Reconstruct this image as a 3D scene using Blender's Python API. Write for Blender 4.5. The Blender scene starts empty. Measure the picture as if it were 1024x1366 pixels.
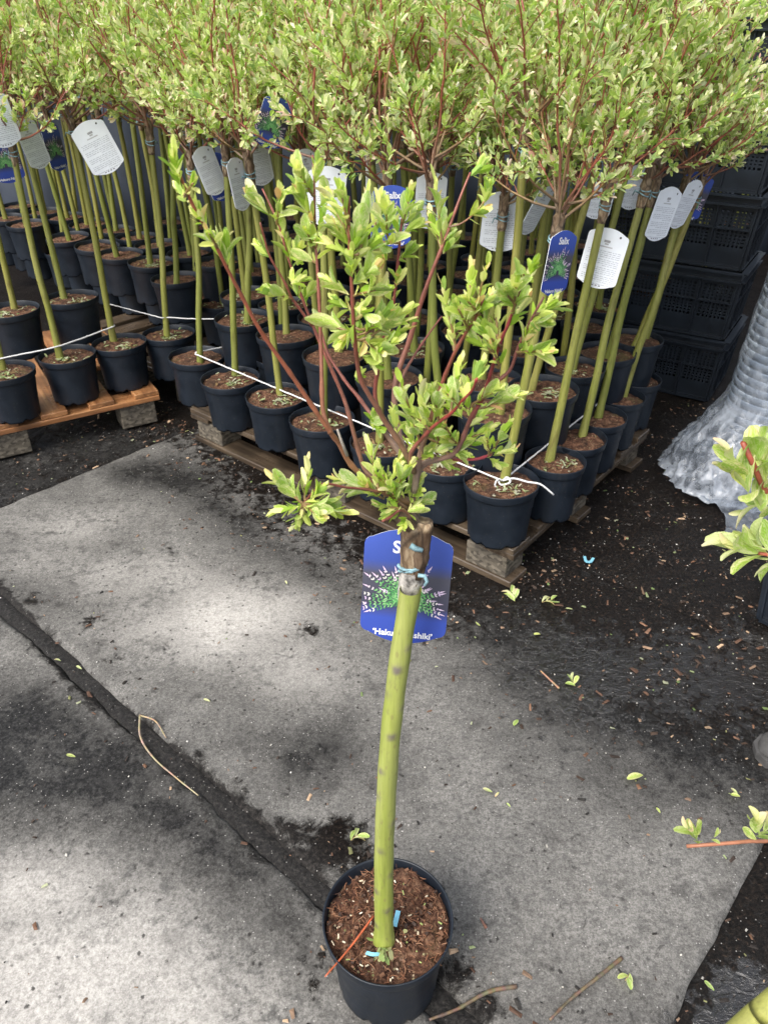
import bpy, bmesh, math, random
import numpy as np
from mathutils import Vector, Matrix

random.seed(7)
rng = np.random.default_rng(11)
scene = bpy.context.scene
COL = scene.collection
R = math.radians

# ------------------------------------------------------------------ camera
CAM_H, PITCH, FPX = 1.462, 33.0, 1026.0
cam_d = bpy.data.cameras.new('camera')
cam = bpy.data.objects.new('camera', cam_d)
COL.objects.link(cam)
cam.location = (0, 0, CAM_H)
cam.rotation_euler = (R(90 - PITCH), 0, 0)
cam_d.sensor_fit = 'VERTICAL'
cam_d.sensor_height = 36
cam_d.lens = 36 * FPX / 1366
cam_d.clip_start = 0.02
cam_d.clip_end = 500
cam_d.dof.use_dof = True
cam_d.dof.focus_distance = 1.25
cam_d.dof.aperture_fstop = 15.0
scene.camera = cam

# ------------------------------------------------------------------ light
SUN_EL, SUN_AZ = 50.0, 220.0          # azimuth the light comes from, clockwise from +Y
world = bpy.data.worlds.new('World')
scene.world = world
world.use_nodes = True
wn = world.node_tree
wn.nodes.clear()
sky = wn.nodes.new('ShaderNodeTexSky')
sky.sky_type = 'NISHITA'
sky.sun_disc = False
sky.sun_elevation = R(SUN_EL)
sky.sun_rotation = R(SUN_AZ)
sky.air_density = 1.0
sky.dust_density = 4.0
sky.ozone_density = 1.0
hsv = wn.nodes.new('ShaderNodeHueSaturation')
hsv.inputs['Saturation'].default_value = 0.42
bg = wn.nodes.new('ShaderNodeBackground')
bg.inputs['Strength'].default_value = 0.15
wo = wn.nodes.new('ShaderNodeOutputWorld')
wn.links.new(sky.outputs[0], hsv.inputs['Color'])
wn.links.new(hsv.outputs[0], bg.inputs[0])
wn.links.new(bg.outputs[0], wo.inputs[0])

sun_d = bpy.data.lights.new('sun', 'SUN')
sun_d.energy = 1.15
sun_d.angle = R(24)
sun_d.color = (1.0, 0.96, 0.9)
sun = bpy.data.objects.new('sun', sun_d)
COL.objects.link(sun)
az, el = R(SUN_AZ), R(SUN_EL)
to_sun = Vector((math.sin(az) * math.cos(el), math.cos(az) * math.cos(el), math.sin(el)))
sun.rotation_euler = to_sun.to_track_quat('Z', 'Y').to_euler()

vs = scene.view_settings
vs.view_transform = 'Standard'
vs.look = 'None'
vs.exposure = 1.06
vs.gamma = 1.0
vs.use_curve_mapping = False
scene.cycles.max_bounces = 6
scene.cycles.transparent_max_bounces = 8
scene.cycles.use_denoising = True

# ------------------------------------------------------------------ geometry helpers
P_ = R(PITCH)
FW = Vector((0, math.cos(P_), -math.sin(P_)))
UP = Vector((0, math.sin(P_), math.cos(P_)))
EYE = Vector((0, 0, CAM_H))


def ray(x, y):
    return FW + Vector((1, 0, 0)) * ((x - 512) / FPX) - UP * ((y - 683) / FPX)


def at_z(x, y, z=0.0):
    d = ray(x, y)
    return EYE + d * ((z - CAM_H) / d.z)


def at_y(x, y, Y):
    d = ray(x, y)
    return EYE + d * (Y / d.y)


def to_px(P):
    """arrays of world points to photo pixels (used only to lay out stains on the floor)"""
    d = np.asarray(P, float) - np.array(EYE)
    z = d @ np.array(FW)
    z = np.where(z < 0.05, 0.05, z)
    return 512 + FPX * d[:, 0] / z, 683 - FPX * (d @ np.array(UP)) / z


def new_mesh(name, V, F, mats=None, mi=None, col=None, smooth=True, uv=None):
    me = bpy.data.meshes.new(name)
    me.from_pydata([tuple(v) for v in V], [], [tuple(f) for f in F])
    for m in (mats or []):
        me.materials.append(m)
    n = len(me.polygons)
    if mi is not None:
        me.polygons.foreach_set('material_index', np.asarray(mi, dtype=np.int32))
    me.polygons.foreach_set('use_smooth', np.full(n, bool(smooth)))
    if col is not None:
        a = me.color_attributes.new('Col', 'FLOAT_COLOR', 'POINT')
        c = np.ones((len(me.vertices), 4), dtype=np.float32)
        c[:, :3] = np.asarray(col, dtype=np.float32)
        a.data.foreach_set('color', c.ravel())
    if uv is not None:
        l = me.uv_layers.new(name='UVMap')
        idx = np.zeros(len(me.loops), dtype=np.int32)
        me.loops.foreach_get('vertex_index', idx)
        l.data.foreach_set('uv', np.asarray(uv, dtype=np.float32)[idx].ravel())
    me.update()
    return me


def link(name, data, parent=None, loc=(0, 0, 0), rot=(0, 0, 0), label=None, cat=None, group=None, kind=None):
    o = bpy.data.objects.new(name, data)
    COL.objects.link(o)
    o.location = loc
    o.rotation_euler = rot
    if parent is not None:
        o.parent = parent
    if label:
        o['label'] = label
    if cat:
        o['category'] = cat
    if group:
        o['group'] = group
    if kind:
        o['kind'] = kind
    return o


class MB:
    """collects shapes that become ONE mesh"""

    def __init__(self):
        self.V, self.F, self.mi, self.C = [], [], [], []
        self.n = 0

    def add(self, V, F, mi=0, col=(1, 1, 1)):
        V = [tuple(v) for v in V]
        self.V += V
        if len(col) and not np.isscalar(col[0]):
            self.C += [tuple(c) for c in col]
        else:
            self.C += [tuple(col)] * len(V)
        self.F += [tuple(i + self.n for i in f) for f in F]
        self.mi += [mi] * len(F)
        self.n += len(V)

    def box(self, lo, hi, mi=0, col=(1, 1, 1), M=None, taper=None):
        x0, y0, z0 = lo
        x1, y1, z1 = hi
        V = [(x0, y0, z0), (x1, y0, z0), (x1, y1, z0), (x0, y1, z0), (x0, y0, z1), (x1, y0, z1), (x1, y1, z1), (x0, y1, z1)]
        if M is not None:
            V = [M @ Vector(v) for v in V]
        self.add(V, [(0, 3, 2, 1), (4, 5, 6, 7), (0, 1, 5, 4), (1, 2, 6, 5), (2, 3, 7, 6), (3, 0, 4, 7)], mi, col)

    def tube(self, pts, rad, seg=8, mi=0, col=(1, 1, 1), cap=True, wob=0.0):
        pts = [Vector(p) for p in pts]
        n = len(pts)
        V, C = [], []
        ref = None
        for i, p in enumerate(pts):
            t = (pts[min(i + 1, n - 1)] - pts[max(i - 1, 0)]).normalized()
            if ref is None:
                ref = Vector((1, 0, 0)) if abs(t.x) < 0.8 else Vector((0, 1, 0))
            a = (ref - t * ref.dot(t)).normalized()
            ref = a
            b = t.cross(a)
            r = rad[i] if not np.isscalar(rad) else rad
            c = col[i] if (len(col) == n and not np.isscalar(col[0])) else col
            for k in range(seg):
                th = 2 * math.pi * k / seg
                rr = r * (1 + wob * (random.random() - .5))
                V.append(p + a * math.cos(th) * rr + b * math.sin(th) * rr)
                C.append(c)
        F = []
        for i in range(n - 1):
            for k in range(seg):
                k2 = (k + 1) % seg
                F.append((i * seg + k, i * seg + k2, (i + 1) * seg + k2, (i + 1) * seg + k))
        if cap:
            F.append(tuple(range(seg - 1, -1, -1)))
            F.append(tuple((n - 1) * seg + k for k in range(seg)))
        self.add(V, F, mi, C)

    def lathe(self, prof, seg=40, mi=0, col=(1, 1, 1), close=False, centre=(0, 0), mod=None):
        V, F = [], []
        m = len(prof)
        for i, (r, z) in enumerate(prof):
            for k in range(seg):
                th = 2 * math.pi * k / seg
                rr, zz = (r, z) if mod is None else mod(r, z, th, i)
                V.append((centre[0] + rr * math.cos(th), centre[1] + rr * math.sin(th), zz))
        for i in range(m - 1):
            for k in range(seg):
                k2 = (k + 1) % seg
                F.append((i * seg + k, i * seg + k2, (i + 1) * seg + k2, (i + 1) * seg + k))
        if close:
            F.append(tuple(range(seg - 1, -1, -1)))
        self.add(V, F, mi, col)

    def mesh(self, name, mats, smooth=True, col=True):
        return new_mesh(name, self.V, self.F, mats, self.mi, self.C if col else None, smooth)


def bevel_mesh(me, w=0.002, seg=1):
    bm = bmesh.new()
    bm.from_mesh(me)
    bmesh.ops.bevel(bm, geom=[e for e in bm.edges if e.is_manifold and e.calc_face_angle(0) > 0.6], offset=w, segments=seg, affect='EDGES', profile=.6)
    bm.to_mesh(me)
    bm.free()
    return me


def spline(pts, n):
    """Catmull-Rom through pts, n samples"""
    P = [Vector(p) for p in pts]
    if len(P) == 2:
        return [P[0].lerp(P[1], i / (n - 1)) for i in range(n)]
    L = [0]
    for a, b in zip(P, P[1:]):
        L.append(L[-1] + max((b - a).length, 1e-6))
    out = []
    for i in range(n):
        s = L[-1] * i / (n - 1)
        k = max(j for j in range(len(L) - 1) if L[j] <= s + 1e-9)
        u = (s - L[k]) / (L[k + 1] - L[k])
        p1, p2 = P[k], P[k + 1]
        p0 = P[k - 1] if k > 0 else p1 * 2 - p2
        p3 = P[k + 2] if k + 2 < len(P) else p2 * 2 - p1
        out.append(0.5 * ((2 * p1) + (p2 - p0) * u + (2 * p0 - 5 * p1 + 4 * p2 - p3) * u * u + (3 * p1 - p0 - 3 * p2 + p3) * u ** 3))
    return out


# value noise on arrays
_NT = rng.random((257, 257))


def vnoise(x, y, scale, octv=4, seed=0):
    out = np.zeros_like(x, dtype=float)
    amp, tot = 1.0, 0.0
    for o in range(octv):
        fx, fy = x * scale + 17.3 * (o + seed), y * scale + 9.1 * (o + 2 * seed)
        ix, iy = np.floor(fx).astype(int), np.floor(fy).astype(int)
        u, v = fx - ix, fy - iy
        u, v = u * u * (3 - 2 * u), v * v * (3 - 2 * v)
        a, b = _NT[ix % 256, iy % 256], _NT[(ix + 1) % 256, iy % 256]
        c, d = _NT[ix % 256, (iy + 1) % 256], _NT[(ix + 1) % 256, (iy + 1) % 256]
        out += amp * ((a * (1 - u) + b * u) * (1 - v) + (c * (1 - u) + d * u) * v)
        tot += amp
        amp *= .5
        scale *= 2.03
    return out / tot


# ------------------------------------------------------------------ materials
class NT:
    def __init__(self, name):
        self.m = bpy.data.materials.new(name)
        self.m.use_nodes = True
        self.t = self.m.node_tree
        self.t.nodes.clear()
        self.out = self.n('ShaderNodeOutputMaterial')

    def n(self, typ, **kw):
        nd = self.t.nodes.new(typ)
        for k, v in kw.items():
            setattr(nd, k, v)
        return nd

    def l(self, a, b):
        self.t.links.new(a, b)

    def val(self, sock, v):
        if hasattr(v, 'is_linked') or hasattr(v, 'links'):
            self.l(v, sock)
        else:
            sock.default_value = v

    def coord(self, kind='Object'):
        if not hasattr(self, '_tc'):
            self._tc = self.n('ShaderNodeTexCoord')
        return self._tc.outputs[kind]

    def geo(self):
        return self.n('ShaderNodeNewGeometry').outputs['Position']

    def mapping(self, vec, scale=(1, 1, 1), rot=(0, 0, 0), loc=(0, 0, 0)):
        mp = self.n('ShaderNodeMapping')
        mp.inputs['Scale'].default_value = scale
        mp.inputs['Rotation'].default_value = rot
        mp.inputs['Location'].default_value = loc
        self.l(vec, mp.inputs[0])
        return mp.outputs[0]

    def noise(self, vec, scale, detail=4, rough=.55, dist=0.0):
        nd = self.n('ShaderNodeTexNoise')
        self.l(vec, nd.inputs['Vector'])
        nd.inputs['Scale'].default_value = scale
        nd.inputs['Detail'].default_value = detail
        nd.inputs['Roughness'].default_value = rough
        nd.inputs['Distortion'].default_value = dist
        return nd.outputs['Fac']

    def voro(self, vec, scale, feature='F1', rnd=1.0):
        nd = self.n('ShaderNodeTexVoronoi', feature=feature)
        self.l(vec, nd.inputs['Vector'])
        nd.inputs['Scale'].default_value = scale
        nd.inputs['Randomness'].default_value = rnd
        return nd

    def ramp(self, fac, stops, interp='LINEAR'):
        r = self.n('ShaderNodeValToRGB')
        r.color_ramp.interpolation = interp
        el = r.color_ramp.elements
        while len(el) < len(stops):
            el.new(0.5)
        for e, (p, c) in zip(el, stops):
            e.position = p
            e.color = (c, c, c, 1) if np.isscalar(c) else (*c, 1)
        self.l(fac, r.inputs[0])
        return r.outputs[0]

    def mix(self, fac, a, b, mode='MIX'):
        x = self.n('ShaderNodeMix', data_type='RGBA', blend_type=mode)
        self.val(x.inputs[0], fac)
        for s, v in ((x.inputs[6], a), (x.inputs[7], b)):
            if hasattr(v, 'links'):
                self.l(v, s)
            else:
                s.default_value = (*v, 1) if len(v) == 3 else v
        return x.outputs[2]

    def math(self, op, a, b=0.0, clamp=False):
        x = self.n('ShaderNodeMath', operation=op, use_clamp=clamp)
        self.val(x.inputs[0], a)
        self.val(x.inputs[1], b)
        return x.outputs[0]

    def attr(self, name, out='Color'):
        a = self.n('ShaderNodeAttribute', attribute_name=name)
        return a.outputs[out]

    def bump(self, h, strength=.3, dist=.002, normal=None):
        b = self.n('ShaderNodeBump')
        b.inputs['Strength'].default_value = strength
        b.inputs['Distance'].default_value = dist
        self.l(h, b.inputs['Height'])
        if normal is not None:
            self.l(normal, b.inputs['Normal'])
        return b.outputs[0]

    def bsdf(self, color, rough=.6, normal=None, spec=.5, metal=0.0):
        p = self.n('ShaderNodeBsdfPrincipled')
        if hasattr(color, 'links'):
            self.l(color, p.inputs['Base Color'])
        else:
            p.inputs['Base Color'].default_value = (*color, 1)
        self.val(p.inputs['Roughness'], rough)
        p.inputs['Specular IOR Level'].default_value = spec
        p.inputs['Metallic'].default_value = metal
        if normal is not None:
            self.l(normal, p.inputs['Normal'])
        return p

    def done(self, shader):
        self.l(shader.outputs[0] if hasattr(shader, 'outputs') else shader, self.out.inputs[0])
        return self.m


def m_leaf(name, transl=.38, fine=False):
    t = NT(name)
    c = t.attr('Col')
    if fine:
        uv = t.coord('UV')
        oi = t.n('ShaderNodeObjectInfo')
        v = t.n('ShaderNodeVectorMath', operation='ADD')
        t.l(uv, v.inputs[0])
        t.l(oi.outputs['Random'], v.inputs[1])
        mp = t.mapping(v.outputs[0], (6, 3, 1))
        nz = t.noise(mp, 2.0, 3, .6, .4)
        blot = t.ramp(nz, [(.47, 0.0), (.56, 1.0)])
        sep = t.n('ShaderNodeSeparateXYZ')
        t.l(uv, sep.inputs[0])
        edge = t.math('MULTIPLY', t.math('ABSOLUTE', t.math('SUBTRACT', sep.outputs[0], .5)), 2.0)
        em = t.math('MULTIPLY', blot, t.ramp(edge, [(.0, .35), (.7, 1.0)]))
        c = t.mix(t.math('MULTIPLY', em, .85), c, (.74, .72, .45))
        rnd = t.ramp(oi.outputs['Random'], [(0, (.78, .86, .7)), (.5, (1, 1, 1)), (1, (1.12, 1.05, .9))])
        c = t.mix(1.0, c, rnd, 'MULTIPLY')
        rib = t.ramp(edge, [(0.0, 1.0), (.1, 0.0)])
        c = t.mix(t.math('MULTIPLY', rib, .5), c, (.50, .56, .28))
        # side veins
        w = t.n('ShaderNodeTexWave', wave_type='BANDS', bands_direction='Y')
        mm = t.mapping(uv, (1, 1, 1))
        vv = t.n('ShaderNodeCombineXYZ')
        t.l(t.math('ADD', sep.outputs[1], t.math('MULTIPLY', edge, -.18)), vv.inputs[1])
        t.l(vv.outputs[0], w.inputs['Vector'])
        w.inputs['Scale'].default_value = 3.2
        w.inputs['Distortion'].default_value = 0.3
        nrm = t.bump(w.outputs['Fac'], .35, .0008)
    else:
        nrm = None
    p = t.bsdf(c, .55, nrm, .25)
    tr = t.n('ShaderNodeBsdfTranslucent')
    tc = t.mix(1.0, c, (1.15, 1.25, .7), 'MULTIPLY')
    t.l(tc, tr.inputs[0])
    mx = t.n('ShaderNodeMixShader')
    mx.inputs[0].default_value = transl
    t.l(p.outputs[0], mx.inputs[1])
    t.l(tr.outputs[0], mx.inputs[2])
    return t.done(mx)


def m_bark():
    """young willow stem: yellow-green skin with brown scars and rear-stem shade carried by the colour attribute"""
    t = NT('stem_bark')
    o = t.coord('Object')
    s = t.noise(t.mapping(o, (60, 60, 3)), 3.0, 4, .6)
    b = t.noise(t.mapping(o, (9, 9, 4)), 1.0, 3, .5)
    base = t.ramp(s, [(.25, (.19, .205, .045)), (.55, (.31, .325, .075)), (.8, (.40, .40, .12))])
    base = t.mix(t.ramp(b, [(.35, 0.0), (.75, .55)]), base, (.40, .38, .17))
    lg = t.noise(t.mapping(o, (38, 38, 1.6)), 1.0, 4, .6, .3)
    base = t.mix(t.ramp(lg, [(.40, .5), (.52, 0.0)]), base, (.22, .25, .04))
    base = t.mix(t.ramp(t.noise(t.mapping(o, (150, 150, 40)), 1.0, 4, .7), [(.56, 0.0), (.72, .55)]), base, (.16, .13, .07))
    oi = t.n('ShaderNodeObjectInfo')
    tint = t.ramp(oi.outputs['Random'], [(0, (.72, .80, .66)), (.5, (.95, .98, .9)), (1, (1.1, 1.02, .95))])
    base = t.mix(1.0, base, tint, 'MULTIPLY')
    sp = t.voro(t.mapping(o, (70, 70, 34)), 1.0)
    dots = t.ramp(sp.outputs['Distance'], [(.10, 1.0), (.2, 0.0)])
    base = t.mix(t.math('MULTIPLY', dots, .4), base, (.17, .13, .06))
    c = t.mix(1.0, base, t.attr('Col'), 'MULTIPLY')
    nrm = t.bump(s, .35, .0012)
    return t.done(t.bsdf(c, .5, nrm, .4))


def m_rough_bark():
    t = NT('graft_bark')
    o = t.coord('Object')
    s = t.noise(t.mapping(o, (55, 55, 22)), 1.5, 6, .7, .6)
    v = t.voro(t.mapping(o, (60, 60, 22)), 1.0, 'DISTANCE_TO_EDGE')
    base = t.ramp(s, [(.25, (.045, .03, .02)), (.45, (.16, .11, .07)), (.6, (.30, .24, .17)), (.8, (.46, .42, .35))])
    base = t.mix(t.ramp(v.outputs['Distance'], [(0.0, .7), (.12, 0.0)]), base, (.03, .022, .018))
    c = t.mix(1.0, base, t.attr('Col'), 'MULTIPLY')
    return t.done(t.bsdf(c, .75, t.bump(s, .8, .004), .3))


def m_twig():
    t = NT('twig_bark')
    o = t.coord('Object')
    s = t.noise(t.mapping(o, (90, 90, 90)), 1.0, 3)
    c = t.mix(1.0, t.ramp(s, [(.3, (.7, .7, .7)), (.7, (1.15, 1.12, 1.1))]), t.attr('Col'), 'MULTIPLY')
    return t.done(t.bsdf(c, .42, t.bump(s, .3, .001), .45))


def m_pot():
    t = NT('black_pot_plastic')
    o = t.coord('Object')
    s = t.noise(t.mapping(o, (14, 14, 14)), 1.0, 5, .65)
    streak = t.noise(t.mapping(o, (26, 26, 2.5)), 1.0, 3, .6)
    c = t.ramp(s, [(.3, (.005, .0085, .014)), (.7, (.010, .0155, .025))])
    c = t.mix(t.ramp(streak, [(.58, 0.0), (.85, .25)]), c, (.05, .05, .047))
    sp = t.voro(t.mapping(o, (120, 120, 60)), 1.0)
    c = t.mix(t.ramp(sp.outputs['Distance'], [(.05, .55), (.10, 0.0)]), c, (.16, .14, .11))
    r = t.ramp(s, [(.3, .38), (.7, .55)])
    return t.done(t.bsdf(c, r, t.bump(s, .12, .002), .42))


def m_soil(name='potting_soil'):
    t = NT(name)
    o = t.geo()
    a = t.noise(o, 60, 6, .7, .5)
    b = t.noise(o, 14, 3, .5)
    f = t.noise(t.mapping(o, (260, 90, 120), (0, 0, .6)), 1.0, 3, .6, 1.5)
    c = t.ramp(a, [(.34, (.016, .008, .006)), (.48, (.085, .038, .023)), (.58, (.17, .085, .05)), (.72, (.33, .20, .125))])
    c = t.mix(t.ramp(f, [(.58, 0.0), (.72, .6)]), c, (.30, .17, .09))
    c = t.mix(t.ramp(b, [(.48, 0.0), (.68, .75)]), c, (.045, .027, .018))
    v = t.voro(o, 170)
    pick = t.math('GREATER_THAN', t.n('ShaderNodeSeparateColor').outputs[0], 2)
    sc = t.n('ShaderNodeSeparateColor')
    t.l(v.outputs['Color'], sc.inputs[0])
    fleck = t.math('MULTIPLY', t.math('GREATER_THAN', sc.outputs[0], .80), t.ramp(v.outputs['Distance'], [(.30, 1.0), (.42, 0.0)]))
    c = t.mix(t.math('MULTIPLY', fleck, .75), c, t.ramp(sc.outputs[1], [(0, (.10, .05, .03)), (.4, (.30, .19, .11)), (.75, (.46, .36, .24)), (1, (.24, .26, .10))]))
    c = t.mix(t.ramp(t.noise(o, 9, 4, .6), [(.58, 0.0), (.72, .5)]), c, (.11, .12, .035))
    h = t.math('ADD', a, t.math('MULTIPLY', f, .7))
    return t.done(t.bsdf(c, .85, t.bump(h, 1.0, .006), .25))


def m_colattr(name, rough=.6, spec=.4, bump=None, var=.25):
    t = NT(name)
    o = t.coord('Object')
    s = t.noise(t.mapping(o, (40, 40, 40)), 1.0, 4)
    c = t.mix(1.0, t.attr('Col'), t.ramp(s, [(.3, 1 - var), (.7, 1 + var)]), 'MULTIPLY')
    return t.done(t.bsdf(c, rough, t.bump(s, bump or .15, .002), spec))


def m_wood(name, c0, c1, c2, rough=.6, wet=False):
    t = NT(name)
    o = t.coord('Object')
    oi = t.n('ShaderNodeObjectInfo')
    va = t.n('ShaderNodeVectorMath', operation='ADD')
    t.l(o, va.inputs[0])
    t.l(oi.outputs['Random'], va.inputs[1])
    g = t.noise(t.mapping(va.outputs[0], (2.5, 55, 55)), 1.0, 5, .6, .8)
    b = t.noise(va.outputs[0], 7, 4, .6)
    c = t.ramp(g, [(.3, c0), (.5, c1), (.72, c2)])
    c = t.mix(t.ramp(b, [(.42, 0.0), (.7, .75)]), c, tuple(x * .35 for x in c0))
    r = t.ramp(b, [(.3, rough * (.45 if wet else .9)), (.7, rough)])
    return t.done(t.bsdf(c, r, t.bump(g, .5, .002), .5 if wet else .3))


def m_chipblock():
    t = NT('pressed_chip_block')
    o = t.coord('Object')
    v = t.voro(t.mapping(o, (70, 70, 110)), 1.0)
    sc = t.n('ShaderNodeSeparateColor')
    t.l(v.outputs['Color'], sc.inputs[0])
    n = t.noise(o, 6, 4)
    c = t.ramp(sc.outputs[0], [(.0, (.05, .042, .032)), (.5, (.105, .09, .068)), (1.0, (.18, .155, .12))])
    c = t.mix(t.ramp(n, [(.4, 0.0), (.7, .7)]), c, (.06, .055, .05))
    return t.done(t.bsdf(c, .7, t.bump(sc.outputs[0], .5, .003), .3))


def m_plain(name, col, rough=.5, spec=.5, var=.12, scale=25, bump=.1):
    t = NT(name)
    o = t.coord('Object')
    s = t.noise(o, scale, 4)
    c = t.ramp(s, [(.3, tuple(x * (1 - var) for x in col)), (.7, tuple(x * (1 + var) for x in col))])
    return t.done(t.bsdf(c, rough, t.bump(s, bump, .002), spec))


def m_concrete():
    t = NT('damp_concrete')
    o = t.geo()
    fine = t.noise(o, 300, 4, .8)
    gran = t.noise(o, 120, 5, .75)
    mid = t.noise(o, 38, 6, .7)
    big = t.noise(o, 7, 5, .62)
    tex = t.math('ADD', t.math('ADD', t.math('MULTIPLY', fine, .42), t.math('MULTIPLY', gran, .42)), t.math('MULTIPLY', t.noise(o, 64, 5, .75), .16))
    dry = t.ramp(tex, [(.41, (.100, .096, .089)), (.49, (.182, .175, .162)), (.57, (.282, .271, .252))])
    dry = t.mix(t.ramp(mid, [(.36, .6), (.56, 0.0)]), dry, (.062, .061, .059))
    pale = t.attr('pale', 'Fac')
    lightc = t.ramp(tex, [(.41, (.275, .261, .240)), (.5, (.418, .398, .368)), (.585, (.54, .517, .48))])
    pm = t.math('ADD', t.math('MULTIPLY', pale, 1.15), t.math('ADD', t.math('MULTIPLY', t.math('SUBTRACT', mid, .52), 2.4), t.math('MULTIPLY', t.math('SUBTRACT', big, .5), 1.6)), True)
    pm = t.math('MULTIPLY', pm, t.ramp(pale, [(.05, 0.0), (.35, 1.0)]))
    c = t.mix(pm, dry, lightc)
    wet = t.attr('wet', 'Fac')
    mott = t.math('SUBTRACT', t.math('ADD', t.math('MULTIPLY', mid, .55), t.math('MULTIPLY', big, .45)), .5)
    wm = t.math('ADD', t.math('MULTIPLY', wet, 1.15), t.math('MULTIPLY', mott, 2.6), True)
    damp = t.ramp(tex, [(.41, (.006, .0057, .0055)), (.5, (.016, .0155, .015)), (.58, (.048, .0465, .045))])
    c = t.mix(wm, c, damp)
    st1 = t.ramp(t.noise(o, 11, 7, .68, .3), [(.55, 0.0), (.66, .55)])
    st2 = t.ramp(t.noise(o, 30, 6, .7, .6), [(.60, 0.0), (.68, .75)])
    stn = t.math('MULTIPLY', t.math('MAXIMUM', st1, st2), t.ramp(pale, [(.2, 1.0), (.8, .35)]))
    c = t.mix(stn, c, (.045, .043, .041))
    soil = t.attr('soil', 'Fac')
    sm0 = t.math('ADD', soil, t.math('MULTIPLY', t.math('SUBTRACT', t.noise(o, 24, 7, .75, .4), .5), 2.0))
    sm = t.ramp(sm0, [(.42, 0.0), (.66, 1.0)])
    sn = t.noise(o, 110, 6, .8, .3)
    earth = t.ramp(sn, [(.38, (.0025, .002, .0018)), (.5, (.0075, .0058, .0048)), (.6, (.020, .0145, .011)), (.70, (.075, .05, .034))])
    silt = t.ramp(sn, [(.38, (.012, .0115, .011)), (.5, (.026, .0245, .0235)), (.64, (.06, .056, .052))])
    earth = t.mix(t.math('MULTIPLY', t.attr('joint', 'Fac'), .85), earth, silt)
    c = t.mix(sm, c, earth)
    pits = t.voro(o, 75)
    sep = t.n('ShaderNodeSeparateColor')
    t.l(pits.outputs['Color'], sep.inputs[0])
    wob = t.math('ADD', pits.outputs['Distance'], t.math('MULTIPLY', t.math('SUBTRACT', gran, .5), .8))
    spot = t.math('MULTIPLY', t.math('GREATER_THAN', sep.outputs[0], .93), t.ramp(wob, [(.15, 1.0), (.38, 0.0)]))
    c = t.mix(t.math('MULTIPLY', spot, .8), c, (.022, .020, .019))
    gr = t.voro(o, 190)
    sep2 = t.n('ShaderNodeSeparateColor')
    t.l(gr.outputs['Color'], sep2.inputs[0])
    grain = t.math('MULTIPLY', t.math('GREATER_THAN', sep2.outputs[1], .94), t.ramp(gr.outputs['Distance'], [(.15, 1.0), (.30, 0.0)]))
    c = t.mix(t.math('MULTIPLY', grain, .7), c, (.5, .48, .45))
    pud = t.attr('pud', 'Fac')
    pm2 = t.ramp(t.math('ADD', pud, t.math('MULTIPLY', t.math('SUBTRACT', t.noise(o, 30, 6, .7), .5), 1.5)), [(.42, 0.0), (.56, 1.0)])
    rr = t.math('SUBTRACT', .88, t.math('MULTIPLY', t.math('MAXIMUM', t.math('MULTIPLY', wet, wm), t.math('MULTIPLY', sm, .7)), .52))
    rr = t.math('ADD', t.math('MULTIPLY', rr, t.math('SUBTRACT', 1.0, pm2)), t.math('MULTIPLY', pm2, .07))
    h = t.math('ADD', t.math('MULTIPLY', tex, .6), t.math('MULTIPLY', t.math('MULTIPLY', sn, sm), 1.3))
    h = t.math('MULTIPLY', h, t.math('SUBTRACT', 1.0, t.math('MULTIPLY', pm2, .75)))
    c = t.mix(t.math('MULTIPLY', pm2, .6), c, (.012, .010, .008))
    nrm = t.bump(h, .9, .004)
    rp = t.math('ADD', t.noise(t.mapping(o, (1.0, 1.6, 1), (0, 0, .7)), 40, 4, .6, .8), t.math('MULTIPLY', t.noise(o, 130, 3, .6), .25))
    nrm = t.bump(t.math('MULTIPLY', rp, t.math('MULTIPLY', pm2, .9)), 1.0, .006, nrm)
    p = t.bsdf(c, rr, nrm, .35)
    t.l(t.math('ADD', t.math('ADD', .06, t.math('MULTIPLY', t.math('MULTIPLY', wet, wm), .14)), t.math('MULTIPLY', pm2, .9)), p.inputs['Specular IOR Level'])
    return t.done(p)


def m_film():
    t = NT('cloudy_stretch_film')
    o = t.coord('Object')
    at = t.attr('Col', 'Fac')
    s = t.noise(t.mapping(o, (16, 16, 9)), 1.0, 6, .65, 1.2)
    cr = t.voro(t.mapping(o, (24, 24, 15)), 1.0, 'DISTANCE_TO_EDGE')
    ridge = t.ramp(cr.outputs['Distance'], [(0.0, 1.0), (.5, 0.0)])
    c = t.ramp(s, [(.35, (.19, .22, .265)), (.65, (.40, .44, .50))])
    h = t.math('ADD', s, t.math('MULTIPLY', ridge, .5))
    h = t.math('MULTIPLY', h, at)
    p = t.bsdf(c, .18, t.bump(h, .8, .010), .8)
    tr = t.n('ShaderNodeBsdfTransparent')
    tr.inputs[0].default_value = (.86, .90, .95, 1)
    mx = t.n('ShaderNodeMixShader')
    al = t.math('ADD', .10, t.math('MULTIPLY', at, t.ramp(t.math('ADD', s, t.math('MULTIPLY', ridge, .12)), [(.38, .22), (.66, .60)])))
    t.l(al, mx.inputs[0])
    t.l(tr.outputs[0], mx.inputs[1])
    t.l(p.outputs[0], mx.inputs[2])
    return t.done(mx)


def m_card_front():
    t = NT('printed_card_front')
    sep = t.n('ShaderNodeSeparateXYZ')
    t.l(t.coord('Object'), sep.inputs[0])
    c = t.ramp(t.math('ADD', t.math('MULTIPLY', sep.outputs[1], 1 / .152), .5), [(.0, (.035, .065, .33)), (.22, (.04, .075, .36)), (.34, (.055, .055, .085)), (.60, (.075, .075, .10)), (.72, (.045, .08, .33)), (1.0, (.06, .11, .46))])
    return t.done(t.bsdf(c, .25, None, .5))


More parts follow.
